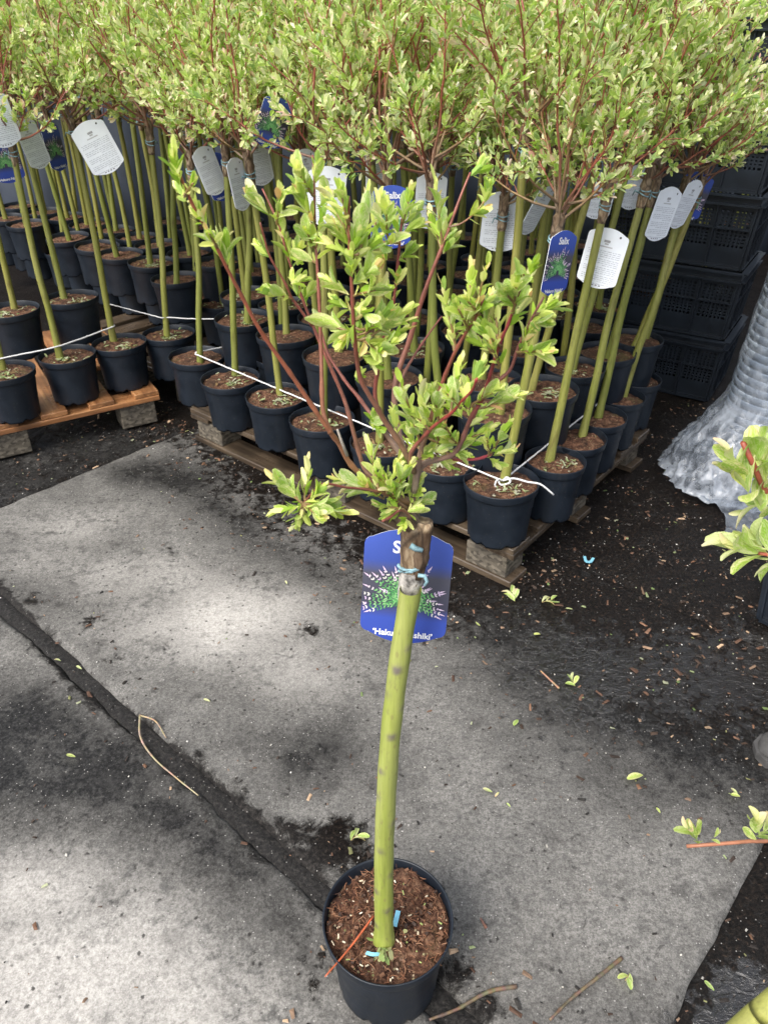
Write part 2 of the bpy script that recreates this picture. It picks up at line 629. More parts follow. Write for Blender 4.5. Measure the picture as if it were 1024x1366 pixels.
M_LEAF = m_leaf('willow_leaf')
M_LEAF_FINE = m_leaf('variegated_willow_leaf', .34, True)
M_BARK = m_bark()
M_GRAFT = m_rough_bark()
M_TWIG = m_twig()
M_POT = m_pot()
M_SOIL = m_soil()
M_CHIP = m_colattr('scattered_chips', .7, .35, .3)
M_TAPE = m_plain('teal_grafting_tape', (.22, .36, .40), .5, .35, .6, 80)
M_CONC = m_concrete()
M_DECK = m_wood('weathered_pallet_board', (.036, .025, .017), (.078, .056, .037), (.13, .098, .066), .5, True)
M_DECKW = m_wood('wet_orange_pallet_board', (.17, .072, .03), (.32, .145, .058), (.46, .24, .105), .5, True)
M_BLOCK = m_chipblock()
M_CRATE = m_plain('black_crate_plastic', (.014, .019, .027), .34, .55, .3, 12)
M_GREYPOT = m_plain('grey_pot_plastic', (.25, .29, .34), .38, .5, .12, 10)
M_FILM = m_film()
M_TARP = m_plain('slate_sheet', (.045, .055, .075), .5, .4, .3, 3)
M_STRING = m_plain('white_twine', (.66, .66, .66), .7, .3, .15, 300, .6)
M_FRONT = m_card_front()
M_BACK = m_plain('white_card_back', (.83, .87, .93), .35, .5, .04, 30, 0.02)
M_PRINT = m_colattr('flat_print', .3, .4, .02, .02)
M_RUBBER = m_plain('grey_rubber', (.07, .068, .066), .6, .4, .3, 40)

# ------------------------------------------------------------------ ground, joint and slabs
UX, VX = np.array([.7475, -.6643]), np.array([.6643, .7475])


def st(p):
    return p[0] * UX[0] + p[1] * UX[1], p[0] * VX[0] + p[1] * VX[1]


def xy(s, t):
    return s * UX[0] + t * VX[0], s * UX[1] + t * VX[1]


S_LEFT = st(at_z(0, 675))[0]
S_RIGHT = st(at_z(905, 1340))[0]
T_JOINT = .5 * (st(at_z(5, 815))[1] + st(at_z(410, 1160))[1])


def in_poly(px, py, poly):
    inside = np.zeros(px.shape, bool)
    n = len(poly)
    for i in range(n):
        x0, y0 = poly[i]
        x1, y1 = poly[(i + 1) % n]
        cnd = ((y0 > py) != (y1 > py)) & (px < (x1 - x0) * (py - y0) / (y1 - y0 + 1e-12) + x0)
        inside ^= cnd
    return inside


def dist_poly(px, py, poly):
    d = np.full(px.shape, 1e9)
    n = len(poly)
    for i in range(n):
        x0, y0 = poly[i]
        x1, y1 = poly[(i + 1) % n]
        dx, dy = x1 - x0, y1 - y0
        t = np.clip(((px - x0) * dx + (py - y0) * dy) / (dx * dx + dy * dy + 1e-9), 0, 1)
        d = np.minimum(d, np.hypot(px - x0 - t * dx, py - y0 - t * dy))
    return d


def soft(X, Y, poly_px, feather):
    """1 inside a floor patch outlined by photo pixels, falling to 0 over `feather` metres"""
    poly = [tuple(at_z(x, y)[:2]) for x, y in poly_px]
    d = dist_poly(X, Y, poly)
    s = np.where(in_poly(X, Y, poly), d, -d)
    return np.clip(s / feather * .5 + .5, 0, 1)


def blob(X, Y, x, y, rx, ry, p=1.0):
    c = at_z(x, y)
    ax = (at_z(x + rx, y) - c).length
    ay = (at_z(x, y - ry) - c).length
    q = ((X - c.x) / ax) ** 2 + ((Y - c.y) / ay) ** 2
    return np.exp(-q * p)


def floor_attrs(X, Y):
    n1 = vnoise(X, Y, 5.0, 4, 1)
    n2 = vnoise(X, Y, 2.2, 3, 5)
    s, t = X * UX[0] + Y * UX[1], X * VX[0] + Y * VX[1]
    soil = soft(X, Y, [(-400, 520), (190, 583), (240, 590), (275, 640), (320, 690), (420, 735), (500, 790), (585, 830), (690, 862), (790, 925), (900, 985), (1080, 1040), (1700, 1000), (1500, 380), (500, 300), (-300, 420)], .22)
    soil = soil * (.60 + .5 * n1)
    jd = np.abs(t - T_JOINT - .012 * np.sin(s * 5.1) - .02 * (n2 - .5))
    soil = np.maximum(soil, np.clip(1.3 - jd / .030, 0, 1))
    soil = np.maximum(soil, .52 * np.exp(-(jd / .055) ** 2) * (.55 + .9 * n1))
    for b in ((410, 842, 22, 16, .62), (230, 735, 22, 9, .5), (300, 880, 14, 12, .5), (125, 830, 22, 20, .5), (440, 1130, 75, 46, .92), (370, 1120, 60, 40, .75), (640, 1345, 40, 30, .7), (600, 1300, 40, 40, .7), (400, 1120, 50, 30, .55), (585, 1185, 16, 24, .6), (415, 1290, 26, 70, .45), (40, 800, 30, 14, .6), (320, 770, 30, 10, .35), (150, 880, 30, 20, .4)):
        soil = np.maximum(soil, b[4] * blob(X, Y, *b[:4]))
    wet = .22 + .8 * (n2 - .5)
    wet = np.maximum(wet, 1.0 * soft(X, Y, [(540, 740), (595, 850), (655, 925), (760, 1000), (880, 1060), (1040, 1115), (1800, 1100), (1800, 500), (560, 560)], .20))
    wet = np.maximum(wet, .88 * soft(X, Y, [(-300, 930), (60, 900), (180, 960), (330, 1080), (420, 1180), (430, 1300), (350, 1260), (230, 1180), (100, 1120), (-300, 1100)], .12))
    wet = np.maximum(wet, .8 * blob(X, Y, 430, 1000, 110, 60))
    wet = np.maximum(wet, .85 * soft(X, Y, [(100, 620), (260, 600), (420, 740), (560, 830), (500, 830), (350, 760), (250, 690)], .12))
    pale = np.zeros_like(X)  # patches of lighter concrete colour
    for b in ((290, 828, 135, 52, 1.05), (210, 770, 150, 36, .6), (400, 890, 130, 50, .65), (60, 1340, 270, 160, 1.1), (260, 1330, 150, 100, .95), (30, 1190, 140, 60, .95), (140, 700, 160, 34, .45), (60, 750, 100, 30, .35), (560, 960, 120, 60, .3), (780, 1240, 140, 90, .3)):
        k = b[4] * blob(X, Y, *b[:4]) * np.clip(.62 + 1.1 * (n1 - .45) + .5 * (n2 - .45), .2, 1.2)
        pale = np.maximum(pale, k)
        wet = wet * (1 - np.clip(k, 0, 1))
    pud = .95 * soft(X, Y, [(880, 1400), (925, 1330), (960, 1290), (1000, 1270), (1030, 1290), (1200, 1300), (1200, 1500), (900, 1500)], .06)
    pud = np.maximum(pud, .78 * soft(X, Y, [(640, 900), (700, 800), (800, 830), (900, 850), (1060, 800), (1300, 820), (1300, 1000), (1000, 985), (860, 960), (760, 985)], .25))
    pud = np.maximum(pud, .62 * blob(X, Y, 930, 880, 120, 60))
    pud = np.maximum(pud, .5 * blob(X, Y, 800, 960, 120, 50))
    return np.clip(soil, 0, 1), np.clip(wet, 0, 1), np.clip(pale, 0, 1), np.clip(pud, 0, 1)


def joint_attr(X, Y):
    s, t = X * UX[0] + Y * UX[1], X * VX[0] + Y * VX[1]
    return np.exp(-((t - T_JOINT) / .07) ** 2) * np.clip((S_RIGHT - s) / .1, 0, 1)


def set_attrs(me, X, Y, soil_min=0.0, wet_min=0.0, pud_add=0.0):
    so, we, pa, pu = floor_attrs(X, Y)
    so, we = np.maximum(so, soil_min), np.maximum(we, wet_min)
    for nm, a in (('soil', so), ('wet', we), ('pale', pa), ('pud', pu), ('joint', joint_attr(X, Y))):
        at = me.attributes.new(nm, 'FLOAT', 'POINT')
        at.data.foreach_set('value', a.astype(np.float32))


def slab(name, s0, s1, t0, t1, step, ztop, jag=.01, seed=0):
    ns, nt = int((s1 - s0) / step) + 1, int((t1 - t0) / step) + 1
    S, T = np.meshgrid(np.linspace(s0, s1, ns), np.linspace(t0, t1, nt), indexing='ij')
    # worn irregular outline
    wS = (vnoise(S * 0 + seed, T, 9, 4, seed) - .5) * jag * 2
    wT = (vnoise(S, T * 0 + seed, 9, 4, seed + 3) - .5) * jag * 2
    eS = np.minimum(S - s0, s1 - S)
    eT = np.minimum(T - t0, t1 - T)
    S2 = S + wS * np.clip(1 - eS / .15, 0, 1)
    T2 = T + wT * np.clip(1 - eT / .15, 0, 1)
    X, Y = xy(S2, T2)
    e = np.minimum(eS, eT)
    Z = ztop + (vnoise(X, Y, 25, 3, 2) - .5) * .003 - np.clip(1 - e / .018, 0, 1) ** 2 * .010
    nv = ns * nt
    V = np.stack([X.ravel(), Y.ravel(), Z.ravel()], 1)
    idx = np.arange(nv).reshape(ns, nt)
    F = np.stack([idx[:-1, :-1].ravel(), idx[1:, :-1].ravel(), idx[1:, 1:].ravel(), idx[:-1, 1:].ravel()], 1)
    ring = np.concatenate([idx[:, 0], idx[-1, 1:], idx[-2::-1, -1], idx[0, -2:0:-1]])
    W = V[ring].copy()
    W[:, 2] = -.12
    V = np.concatenate([V, W])
    m = len(ring)
    a = np.arange(m)
    b = (a + 1) % m
    skirt = np.stack([ring[b], ring[a], nv + a, nv + b], 1)
    F = np.concatenate([F, skirt])
    me = new_mesh(name, V, F, [M_CONC])
    set_attrs(me, V[:, 0], V[:, 1])
    return link(name, me, kind='structure')


slab('concrete_slab', S_LEFT, S_RIGHT, T_JOINT + .022, T_JOINT + 1.30, .009, 0.0, .010, 3)
slab('concrete_slab', S_LEFT - .4, S_RIGHT, T_JOINT - 1.3, T_JOINT - .022, .009, -0.002, .016, 8)

# the ground: one sheet, fine near the camera, to the horizon further off
def axis_pts(a, b, step, far):
    core = list(np.arange(a, b + step / 2, step))
    out, d = [], step
    x = b
    while x < far:
        d *= 1.35
        x += d
        out.append(x)
    lo, d, x = [], step, a
    while x > -far:
        d *= 1.35
        x -= d
        lo.append(x)
    return np.array(lo[::-1] + core + out)


gx, gy = axis_pts(-1.9, 1.9, .018, 150), axis_pts(.2, 4.2, .018, 150)
X, Y = np.meshgrid(gx, gy, indexing='ij')
s_, t_ = X * UX[0] + Y * UX[1], X * VX[0] + Y * VX[1]
Z = -.022 + (vnoise(X, Y, 12, 4, 4) - .5) * .016
# earth fills the joint and banks up against the slab towards the pallets
inj = np.clip(1 - np.abs(t_ - T_JOINT) / .06, 0, 1) * (s_ < S_RIGHT - .02)
Z = Z * (1 - inj) + (-.006 + (vnoise(X, Y, 30, 3, 9) - .5) * .004) * inj
back = np.clip((t_ - (T_JOINT + 1.25)) / .1, 0, 1)
Z = Z * (1 - back) + (-.004 + (vnoise(X, Y, 14, 4, 6) - .5) * .014) * back
right = np.clip((s_ - S_RIGHT) / .05, 0, 1) * np.clip((t_ - (T_JOINT + .35)) / .35, 0, 1)
Z = Z * (1 - right) + (-.003 + (vnoise(X, Y, 14, 4, 6) - .5) * .010) * right
leftb = np.clip((S_LEFT - s_) / .05, 0, 1)
Z = Z * (1 - leftb) + (-.010 + (vnoise(X, Y, 14, 4, 6) - .5) * .010) * leftb
puddle_flat = soft(X.ravel(), Y.ravel(), [(880, 1400), (925, 1330), (960, 1290), (1030, 1280), (1200, 1300), (1200, 1500), (900, 1500)], .08).reshape(X.shape)
Z = Z * (1 - puddle_flat) + (-.024 + (vnoise(X, Y, 45, 3, 6) - .5) * .006) * puddle_flat
nx, ny = X.shape
idx = np.arange(nx * ny).reshape(nx, ny)
F = np.stack([idx[:-1, :-1].ravel(), idx[1:, :-1].ravel(), idx[1:, 1:].ravel(), idx[:-1, 1:].ravel()], 1)
V = np.stack([X.ravel(), Y.ravel(), Z.ravel()], 1)
me = new_mesh('ground', V, F, [M_CONC])
_s = V[:, 0] * UX[0] + V[:, 1] * UX[1]
_lm = np.clip((S_LEFT + .02 - _s) / .08, 0, 1) * (V[:, 1] < 3.0)
set_attrs(me, V[:, 0], V[:, 1], .80 - .42 * _lm * (.6 + .8 * vnoise(V[:, 0], V[:, 1], 4, 3, 3)), .9)
link('ground', me, kind='structure')

# ------------------------------------------------------------------ leaves
T_LOW = np.array([(0, 0, 0), (-.46, .33, .10), (0, .36, 0), (.46, .33, .10), (-.48, .70, .06), (0, .72, -.05), (.48, .70, .06), (-.20, .96, -.12), (.17, .97, -.12)])
F_LOW = [(0, 2, 1), (0, 3, 2), (1, 2, 5, 4), (2, 3, 6, 5), (4, 5, 7), (5, 8, 7), (5, 6, 8)]
EDGE_LOW = np.array([.2, 1, .1, 1, 1, .1, 1, .9, .9])

GREENS = np.array([(.23, .36, .060), (.30, .43, .080), (.36, .47, .11), (.40, .47, .15), (.25, .37, .12)])
PALES = np.array([(.55, .60, .26), (.64, .66, .36), (.70, .68, .44)])
PINKS = np.array([(.74, .52, .40), (.76, .60, .48), (.68, .40, .32)])


def pick_col(young):
    r = random.random()
    if young > .8:
        if r < .22:
            return PINKS[random.randrange(3)]
        if r < .70:
            return PALES[random.randrange(3)]
        return GREENS[random.randrange(2, 5)]
    if r < .045:
        return PINKS[random.randrange(3)]
    if r < .24:
        return PALES[random.randrange(3)]
    return GREENS[random.randrange(5)]


def frame(d, n):
    d = d.normalized()
    n = (n - d * n.dot(d))
    if n.length < 1e-4:
        n = Vector((0, 0, 1)) - d * d.z
        if n.length < 1e-4:
            n = Vector((1, 0, 0))
    n.normalize()
    x = d.cross(n)
    return x, d, n


def leaf_specs(base, d, n_leaf, length, young_tip=True, spread=(30, 62), node=.007, size=(.7, 1.1)):
    """leaves set round a shoot: list of (origin, direction, normal, length, youth)"""
    out = []
    d = d.normalized()
    a = d.orthogonal().normalized()
    b = d.cross(a)
    th = random.uniform(0, 6.28)
    for k in range(n_leaf):
        f = k / max(n_leaf - 1, 1)
        th += 2.4 + random.uniform(-.35, .35)
        ang = R(random.uniform(*spread)) * (1.1 - .75 * f)
        perp = a * math.cos(th) + b * math.sin(th)
        ld = (d * math.cos(ang) + perp * math.sin(ang) + Vector((0, 0, .10))).normalized()
        nrm = d + Vector((random.uniform(-.25, .25), random.uniform(-.25, .25), random.uniform(-.1, .5)))
        L = length * random.uniform(*size) * (.72 + .45 * math.sin(math.pi * min(f + .15, 1)))
        out.append((base + d * (k * node), ld, nrm, L, f if young_tip else 0))
    return out


def leaves_arrays(specs, wr=.42):
    V, C, F = [], [], []
    for k, (o, d, n, L, yg) in enumerate(specs):
        x, y, z = frame(d, n)
        w = L * wr * random.uniform(.85, 1.2)
        curl = random.uniform(-.8, 1.6)
        Rm = np.array([x, y, z]).T
        P = T_LOW * np.array([w, L, L * curl * .5])
        P[:, 2] += np.abs(T_LOW[:, 0]) * w * random.uniform(.1, .7)
        V.append(P @ Rm.T + np.array(o))
        c = pick_col(yg) * random.uniform(.82, 1.15)
        rim = c * .45 + PALES[random.randrange(3)] * .55 if random.random() < .6 else c
        e = EDGE_LOW[:, None]
        C.append(c * (1 - e) + rim * e)
        F += [tuple(i + 9 * k for i in f) for f in F_LOW]
    return np.concatenate(V), F, np.concatenate(C)


def crown(seed):
    """one grafted head: branches mesh and foliage mesh, origin at the graft"""
    random.seed(seed)
    tw = MB()
    specs = []
    nb = random.randint(11, 16)
    for b in range(nb):
        azm = 2 * math.pi * (b + random.uniform(-.4, .4)) / nb
        el = R(random.choice([random.uniform(2, 30), random.uniform(22, 74), random.uniform(30, 80)]))
        L = random.uniform(.20, .48) * (1.0 if el > R(40) else .85)
        if random.random() < .18:
            el, L = R(random.uniform(62, 86)), random.uniform(.48, .66)
        d = Vector((math.cos(azm) * math.cos(el), math.sin(azm) * math.cos(el), math.sin(el)))
        p = Vector((math.cos(azm) * .008, math.sin(azm) * .008, random.uniform(-.03, .05)))
        pts = [p]
        nseg = 9
        for i in range(nseg):
            d = (d + Vector((random.uniform(-.15, .15), random.uniform(-.15, .15), .07 + random.uniform(-.07, .09)))).normalized()
            p = p + d * (L / nseg)
            pts.append(p)
        red = random.random()
        c0, c1 = ((.21, .13, .085), (.30, .085, .055)) if red < .7 else ((.22, .16, .11), (.27, .17, .07))
        cols = [tuple(a + (b2 - a) * min(1, i / 4) for a, b2 in zip(c0, c1)) for i in range(nseg + 1)]
        tw.tube(pts, [.0042 - .0031 * i / nseg for i in range(nseg + 1)], 5, 0, cols, False)
        pl = spline(pts, 40)
        s = random.uniform(.30, .44)
        while s < .98:
            i = int(s * 39)
            o = pl[i]
            t = (pl[min(i + 1, 39)] - pl[max(i - 1, 0)]).normalized()
            per = t.orthogonal().normalized()
            per.rotate(Matrix.Rotation(random.uniform(0, 6.28), 3, t))
            sd = (t * random.uniform(.5, .9) + per * random.uniform(.4, .9) + Vector((0, 0, .25))).normalized()
            sl = random.choice([.012, .02, .03, .05, .085]) * random.uniform(.7, 1.3)
            e = o + sd * sl
            if sl > .02:
                tw.tube([o, o.lerp(e, .5) + Vector((0, 0, .003)), e], [.0014, .0012, .0009], 4, 0, (.30, .10, .06), False)
                if sl > .05:
                    specs += leaf_specs(o.lerp(e, .5), (per + sd).normalized(), 5, .021, False)
            specs += leaf_specs(e - sd * .016, sd, random.randint(6, 9), .0255, True, node=.006)
            s += random.uniform(.038, .078)
        specs += leaf_specs(pl[-1] - d * .03, d, random.randint(9, 12), .028, True)
    V, F, C = leaves_arrays(specs)
    C = np.minimum(C * np.array([1.26, 1.22, 1.36]), .86)
    fm = new_mesh('foliage', V, F, [M_LEAF], None, C, False)
    bm_ = tw.mesh('branches', [M_TWIG])
    return bm_, fm


CROWNS = [crown(100 + i) for i in range(12)]
random.seed(5)

# ------------------------------------------------------------------ pots, stems
POT_H = .185


def pot_mesh(seed=0, fine=False):
    random.seed(seed)
    prof_out = [(.086, .004), (.088, .0), (.0885, .006), (.0895, .03), (.099, .150), (.1005, .158), (.1065, .1595), (.1075, .163), (.1098, .1835), (.1095, .185), (.1075, .185), (.1060, .183)]
    prof_in = [(.1045, .165), (.101, .150), (.097, .11)]
    seg = 64 if fine else 36

    def mod(r, z, th, i):
        if i <= 2:        # drainage notches along the foot
            k = (th / (2 * math.pi) * 8) % 1
            if .38 < k < .62 and z < .02:
                return r - .001, z + .010
        k = 1 + .0035 * math.sin(2 * th + seed) + .0012 * math.sin(5 * th + 2 * seed)
        return r * k, z
    b = MB()
    b.lathe(prof_out + prof_in, seg, mod=mod)
    b.lathe([(.086, .006), (.0, .006)], seg)
    return b.mesh('pot', [M_POT], True, False)


def soil_mesh(seed=0, rings=9, seg=36, rad=.1035, z=.168, rough=.010):
    V = [(0, 0, z + .004)]
    random.seed(seed)
    for i in range(1, rings + 1):
        r = rad * i / rings
        for k in range(seg):
            th = 2 * math.pi * (k + .5 * (i % 2)) / seg
            x, y = r * math.cos(th), r * math.sin(th)
            h = float(vnoise(np.array([x + seed]), np.array([y]), 45, 3, 2)[0] - .5) * rough * 1.6 + random.uniform(-.5, .5) * rough * .35
            V.append((x, y, z + h - .004 * (i == rings) + .004 * (1 - i / rings)))
    F = [(0, 1 + k, 1 + (k + 1) % seg) for k in range(seg)]
    for i in range(rings - 1):
        for k in range(seg):
            a, b2 = 1 + i * seg + k, 1 + i * seg + (k + 1) % seg
            c, d = a + seg, b2 + seg
            F += [(a, c, b2), (b2, c, d)] if i % 2 else [(a, c, d), (a, d, b2)]
    return new_mesh('soil', V, F, [M_SOIL], None, None, True)


POTS = [pot_mesh(i) for i in range(4)]
SOILS = [soil_mesh(i) for i in range(5)]


def litter_mesh(seed, n=16, rmax=.085, zc=.174, cluster=None):
    """clippings and chips lying on the compost"""
    random.seed(seed)
    b = MB()
    for k in range(n):
        if cluster and random.random() < .7:
            x, y = cluster[0] + random.gauss(0, .016), cluster[1] + random.gauss(0, .012)
        else:
            r, th = rmax * math.sqrt(random.random()), random.uniform(0, 6.28)
            x, y = r * math.cos(th), r * math.sin(th)
        if math.hypot(x, y) > rmax:
            continue
        L, w = random.uniform(.010, .028), random.uniform(.004, .009)
        d = Vector((random.uniform(-1, 1), random.uniform(-1, 1), random.uniform(-.1, .3)))
        xx, yy, zz = frame(d, Vector((random.uniform(-.5, .5), random.uniform(-.5, .5), 1)))
        Rm = np.array([xx, yy, zz]).T
        P = (T_LOW * np.array([w, L, L * .5])) @ Rm.T + np.array([x, y, zc])
        c = random.choice([(.34, .40, .20), (.44, .48, .32), (.26, .34, .14), (.52, .50, .38), (.30, .20, .10)])
        b.add(P, F_LOW, 0, c)
    return b.mesh('leaf_litter', [M_LEAF])


LITTER = [litter_mesh(20 + i, 44, cluster=(random.uniform(-.03, .03), -.03)) for i in range(6)]


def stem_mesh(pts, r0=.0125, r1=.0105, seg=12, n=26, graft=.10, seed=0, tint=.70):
    """returns (trunk mesh, graft mesh, tape mesh) in the coordinates of pts"""
    random.seed(seed)
    pl = spline(pts, n)
    Ltot = sum((b - a).length for a, b in zip(pl, pl[1:]))
    V, C = [], []
    scars = [(random.uniform(.06, .98), random.uniform(0, 6.28), random.uniform(.5, 1)) for _ in range(9)]
    gi = next(i for i in range(n) if i / (n - 1) * Ltot >= Ltot - graft)
    rad = [r0 + (r1 - r0) * i / (n - 1) + (.0025 * max(0, 1 - i / 2.0)) + random.uniform(-.0003, .0003) for i in range(n)]
    t0 = (pl[1] - pl[0]).normalized()
    a = Vector((1, 0, 0)) - t0 * t0.x
    a.normalize()
    bb = t0.cross(a)
    tk = gi + 2
    for i in range(tk):
        f = i / (n - 1)
        for k in range(seg):
            th = 2 * math.pi * k / seg
            r = rad[i]
            c = Vector((tint, tint * .99, tint * .95))  # bark darkened on the crowd's stems: shade of the crowns put into the colour
            for (sf, sth, am) in scars:
                da = (th - sth + math.pi) % (2 * math.pi) - math.pi
                dd = ((f - sf) * Ltot / .012) ** 2 + (da / .55) ** 2
                if dd < 2.0:
                    g = math.exp(-dd * 1.4) * am
                    r *= 1 + .10 * g
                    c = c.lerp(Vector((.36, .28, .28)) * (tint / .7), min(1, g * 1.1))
            V.append(pl[i] + (a * math.cos(th) + bb * math.sin(th)) * r)
            C.append(c)
    F = [(i * seg + k, i * seg + (k + 1) % seg, (i + 1) * seg + (k + 1) % seg, (i + 1) * seg + k) for i in range(tk - 1) for k in range(seg)]
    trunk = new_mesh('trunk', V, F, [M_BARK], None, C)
    g = MB()
    gp = spline([p for p in pl[gi:]], 12)
    gp.append(gp[-1] + (gp[-1] - gp[-2]) * 1.2)
    rr = [rad[gi] * (1.02 + .38 * math.sin(min(1, i / 8) * 1.9)) * random.uniform(.93, 1.08) for i in range(len(gp))]
    rr[-1] *= .7
    g.tube(gp, rr, 12, 0, [((1.3, 1.25, 1.15) if i < 4 else (.95, .9, .85)) for i in range(len(gp))], True, .16)
    graftm = g.mesh('graft', [M_GRAFT])
    tp = MB()
    q = gp[4]
    tdir = (gp[5] - gp[3]).normalized()
    qa = tdir.orthogonal().normalized()
    qb = tdir.cross(qa)
    for w in range(2):
        ring = []
        for k in range(15):
            th = 2 * math.pi * k / 14
            ring.append(q + tdir * (.012 * w + .005 * math.sin(th + w)) + (qa * math.cos(th) + qb * math.sin(th)) * (rr[4] * 1.10))
        tp.tube(ring, .0018, 6, 0, (1, 1, 1), False)
    th = random.uniform(0, 6.28)
    e = q + (qa * math.cos(th) + qb * math.sin(th)) * (rr[4] * 1.2)
    tp.tube([e, e + (qa * math.cos(th) + qb * math.sin(th)) * .012 + Vector((0, 0, .004)), e + (qa * math.cos(th) + qb * math.sin(th)) * .018 - Vector((0, 0, .010))], [.0028, .0022, .0016], 5)
    tape = tp.mesh('grafting_tape', [M_TAPE], True, False)
    return trunk, graftm, tape, gp[-2]


def build_tree(pos, base_off, top_off, label, group, seed, scale=1.0, pot=True, litter=None, crown_s=1.0, meshes=None, bend=.012):
    random.seed(seed)
    root = link('potted_willow', None, None, pos, (0, 0, 0), label, 'potted tree', group)
    if pot:
        p = link('pot', POTS[seed % 4], root, rot=(random.uniform(-.025, .025), random.uniform(-.025, .025), random.uniform(0, 6.28)))
        p.scale = (scale, scale, 1)
        s = link('soil', SOILS[seed % 5], p, rot=(0, 0, random.uniform(0, 6.28)))
        if litter is not None:
            link('leaf_litter', LITTER[litter % 6], p, rot=(0, 0, -p.rotation_euler.z + random.uniform(-.6, .6)), kind='stuff')
    if meshes is None:
        b, t = Vector(base_off), Vector(top_off)
        mid = b.lerp(t, .5) + Vector((random.uniform(-bend, bend), random.uniform(-bend, bend), 0))
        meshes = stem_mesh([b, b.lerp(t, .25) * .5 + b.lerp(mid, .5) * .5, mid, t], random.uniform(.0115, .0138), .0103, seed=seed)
    trunk, gr, tape, top = meshes
    k = link('trunk', trunk, root)
    link('graft', gr, k)
    link('grafting_tape', tape, k)
    bm_, fm = CROWNS[seed % 12]
    rz = random.uniform(0, 6.28)
    br = link('branches', bm_, root, top, (0, 0, rz))
    fo = link('foliage', fm, root, top, (0, 0, rz), kind='stuff')
    cs = crown_s * random.uniform(.92, 1.1)
    br.scale = fo.scale = (cs, cs, cs)
    return root
#PART2
# ------------------------------------------------------------------ the crowd of potted willows
ZR_LOW, ZR_HIGH = .144 + POT_H, .480
trees = []


def explicit(pos_xy, tier, base_px, top_px, label, group, seed, scale=1.0, litter=None, dy=0.0, crown_s=1.0, ext=0.0):
    zb = (.144 if tier == 'low' else ZR_HIGH - POT_H)
    pos = Vector((pos_xy[0], pos_xy[1], zb))
    zs = zb + .160
    if base_px:
        b = at_z(base_px[0], base_px[1], zs + .008)
        off = Vector((b.x - pos.x, b.y - pos.y, 0))
        if off.length > .06:
            off *= .06 / off.length
        b = pos + off
        b.z = zs
    else:
        b = pos.copy()
        b.z = zs
    t = at_y(top_px[0], top_px[1], b.y + dy)
    t = b + (t - b) * (1 + ext)
    L = (t - b).length
    trees.append((label, round(L, 2), round(t.z, 2)))
    r = build_tree(pos, b - pos, t - pos, label, group, seed, scale, True, litter, crown_s)
    return r, b, t


G_R = 'potted willow standards on the right pallet'
G_L = 'potted willow standards on the left pallet'
G_M = 'potted willow standards on the middle pallet'
low = {}
rows = [
    # name, centre px, tier, stem base px, stem top px, label, scale, litter, dy
    ('A', (261, 474), 'low', (267, 483), (253, 205), 'willow in the first pot of the right pallet front row, twine wrapped on its stem', 1, None, 0),
    ('B', (308, 503), 'low', (314, 500), (300, 190), 'willow second from the left in the right pallet front row, mossy soil', 1, 1, 0),
    ('C', (368, 526), 'low', (374, 527), (330, 205), 'willow third from the left in the right pallet front row, stem leaning left', 1, 2, 0),
    ('D', (430, 558), 'low', (432, 563), (428, 200), 'willow fourth from the left in the right pallet front row, behind the red shoot', 1, 0, 0),
    ('E', (512, 588), 'low', (506, 590), (517, 235), 'willow fifth from the left in the right pallet front row, behind the loose willow crown', 1, 3, 0),
    ('F', (597, 612), 'low', (588, 600), (575, 235), 'willow in the pot just left of the corner pot with the knotted twine', 1, 4, 0),
    ('G', (669, 641), 'low', (672, 642), (746, 290), 'willow in the corner pot with the knotted white twine, nearest on the pallet', 1, 5, 0),
]
for n, c, tier, b, t, lab, sc, lit, dy in rows:
    p = at_z(c[0], c[1], ZR_LOW)
    low[n] = explicit((p.x, p.y), tier, b, t, lab, G_R, 40 + len(trees), sc, lit, dy, 1.0)
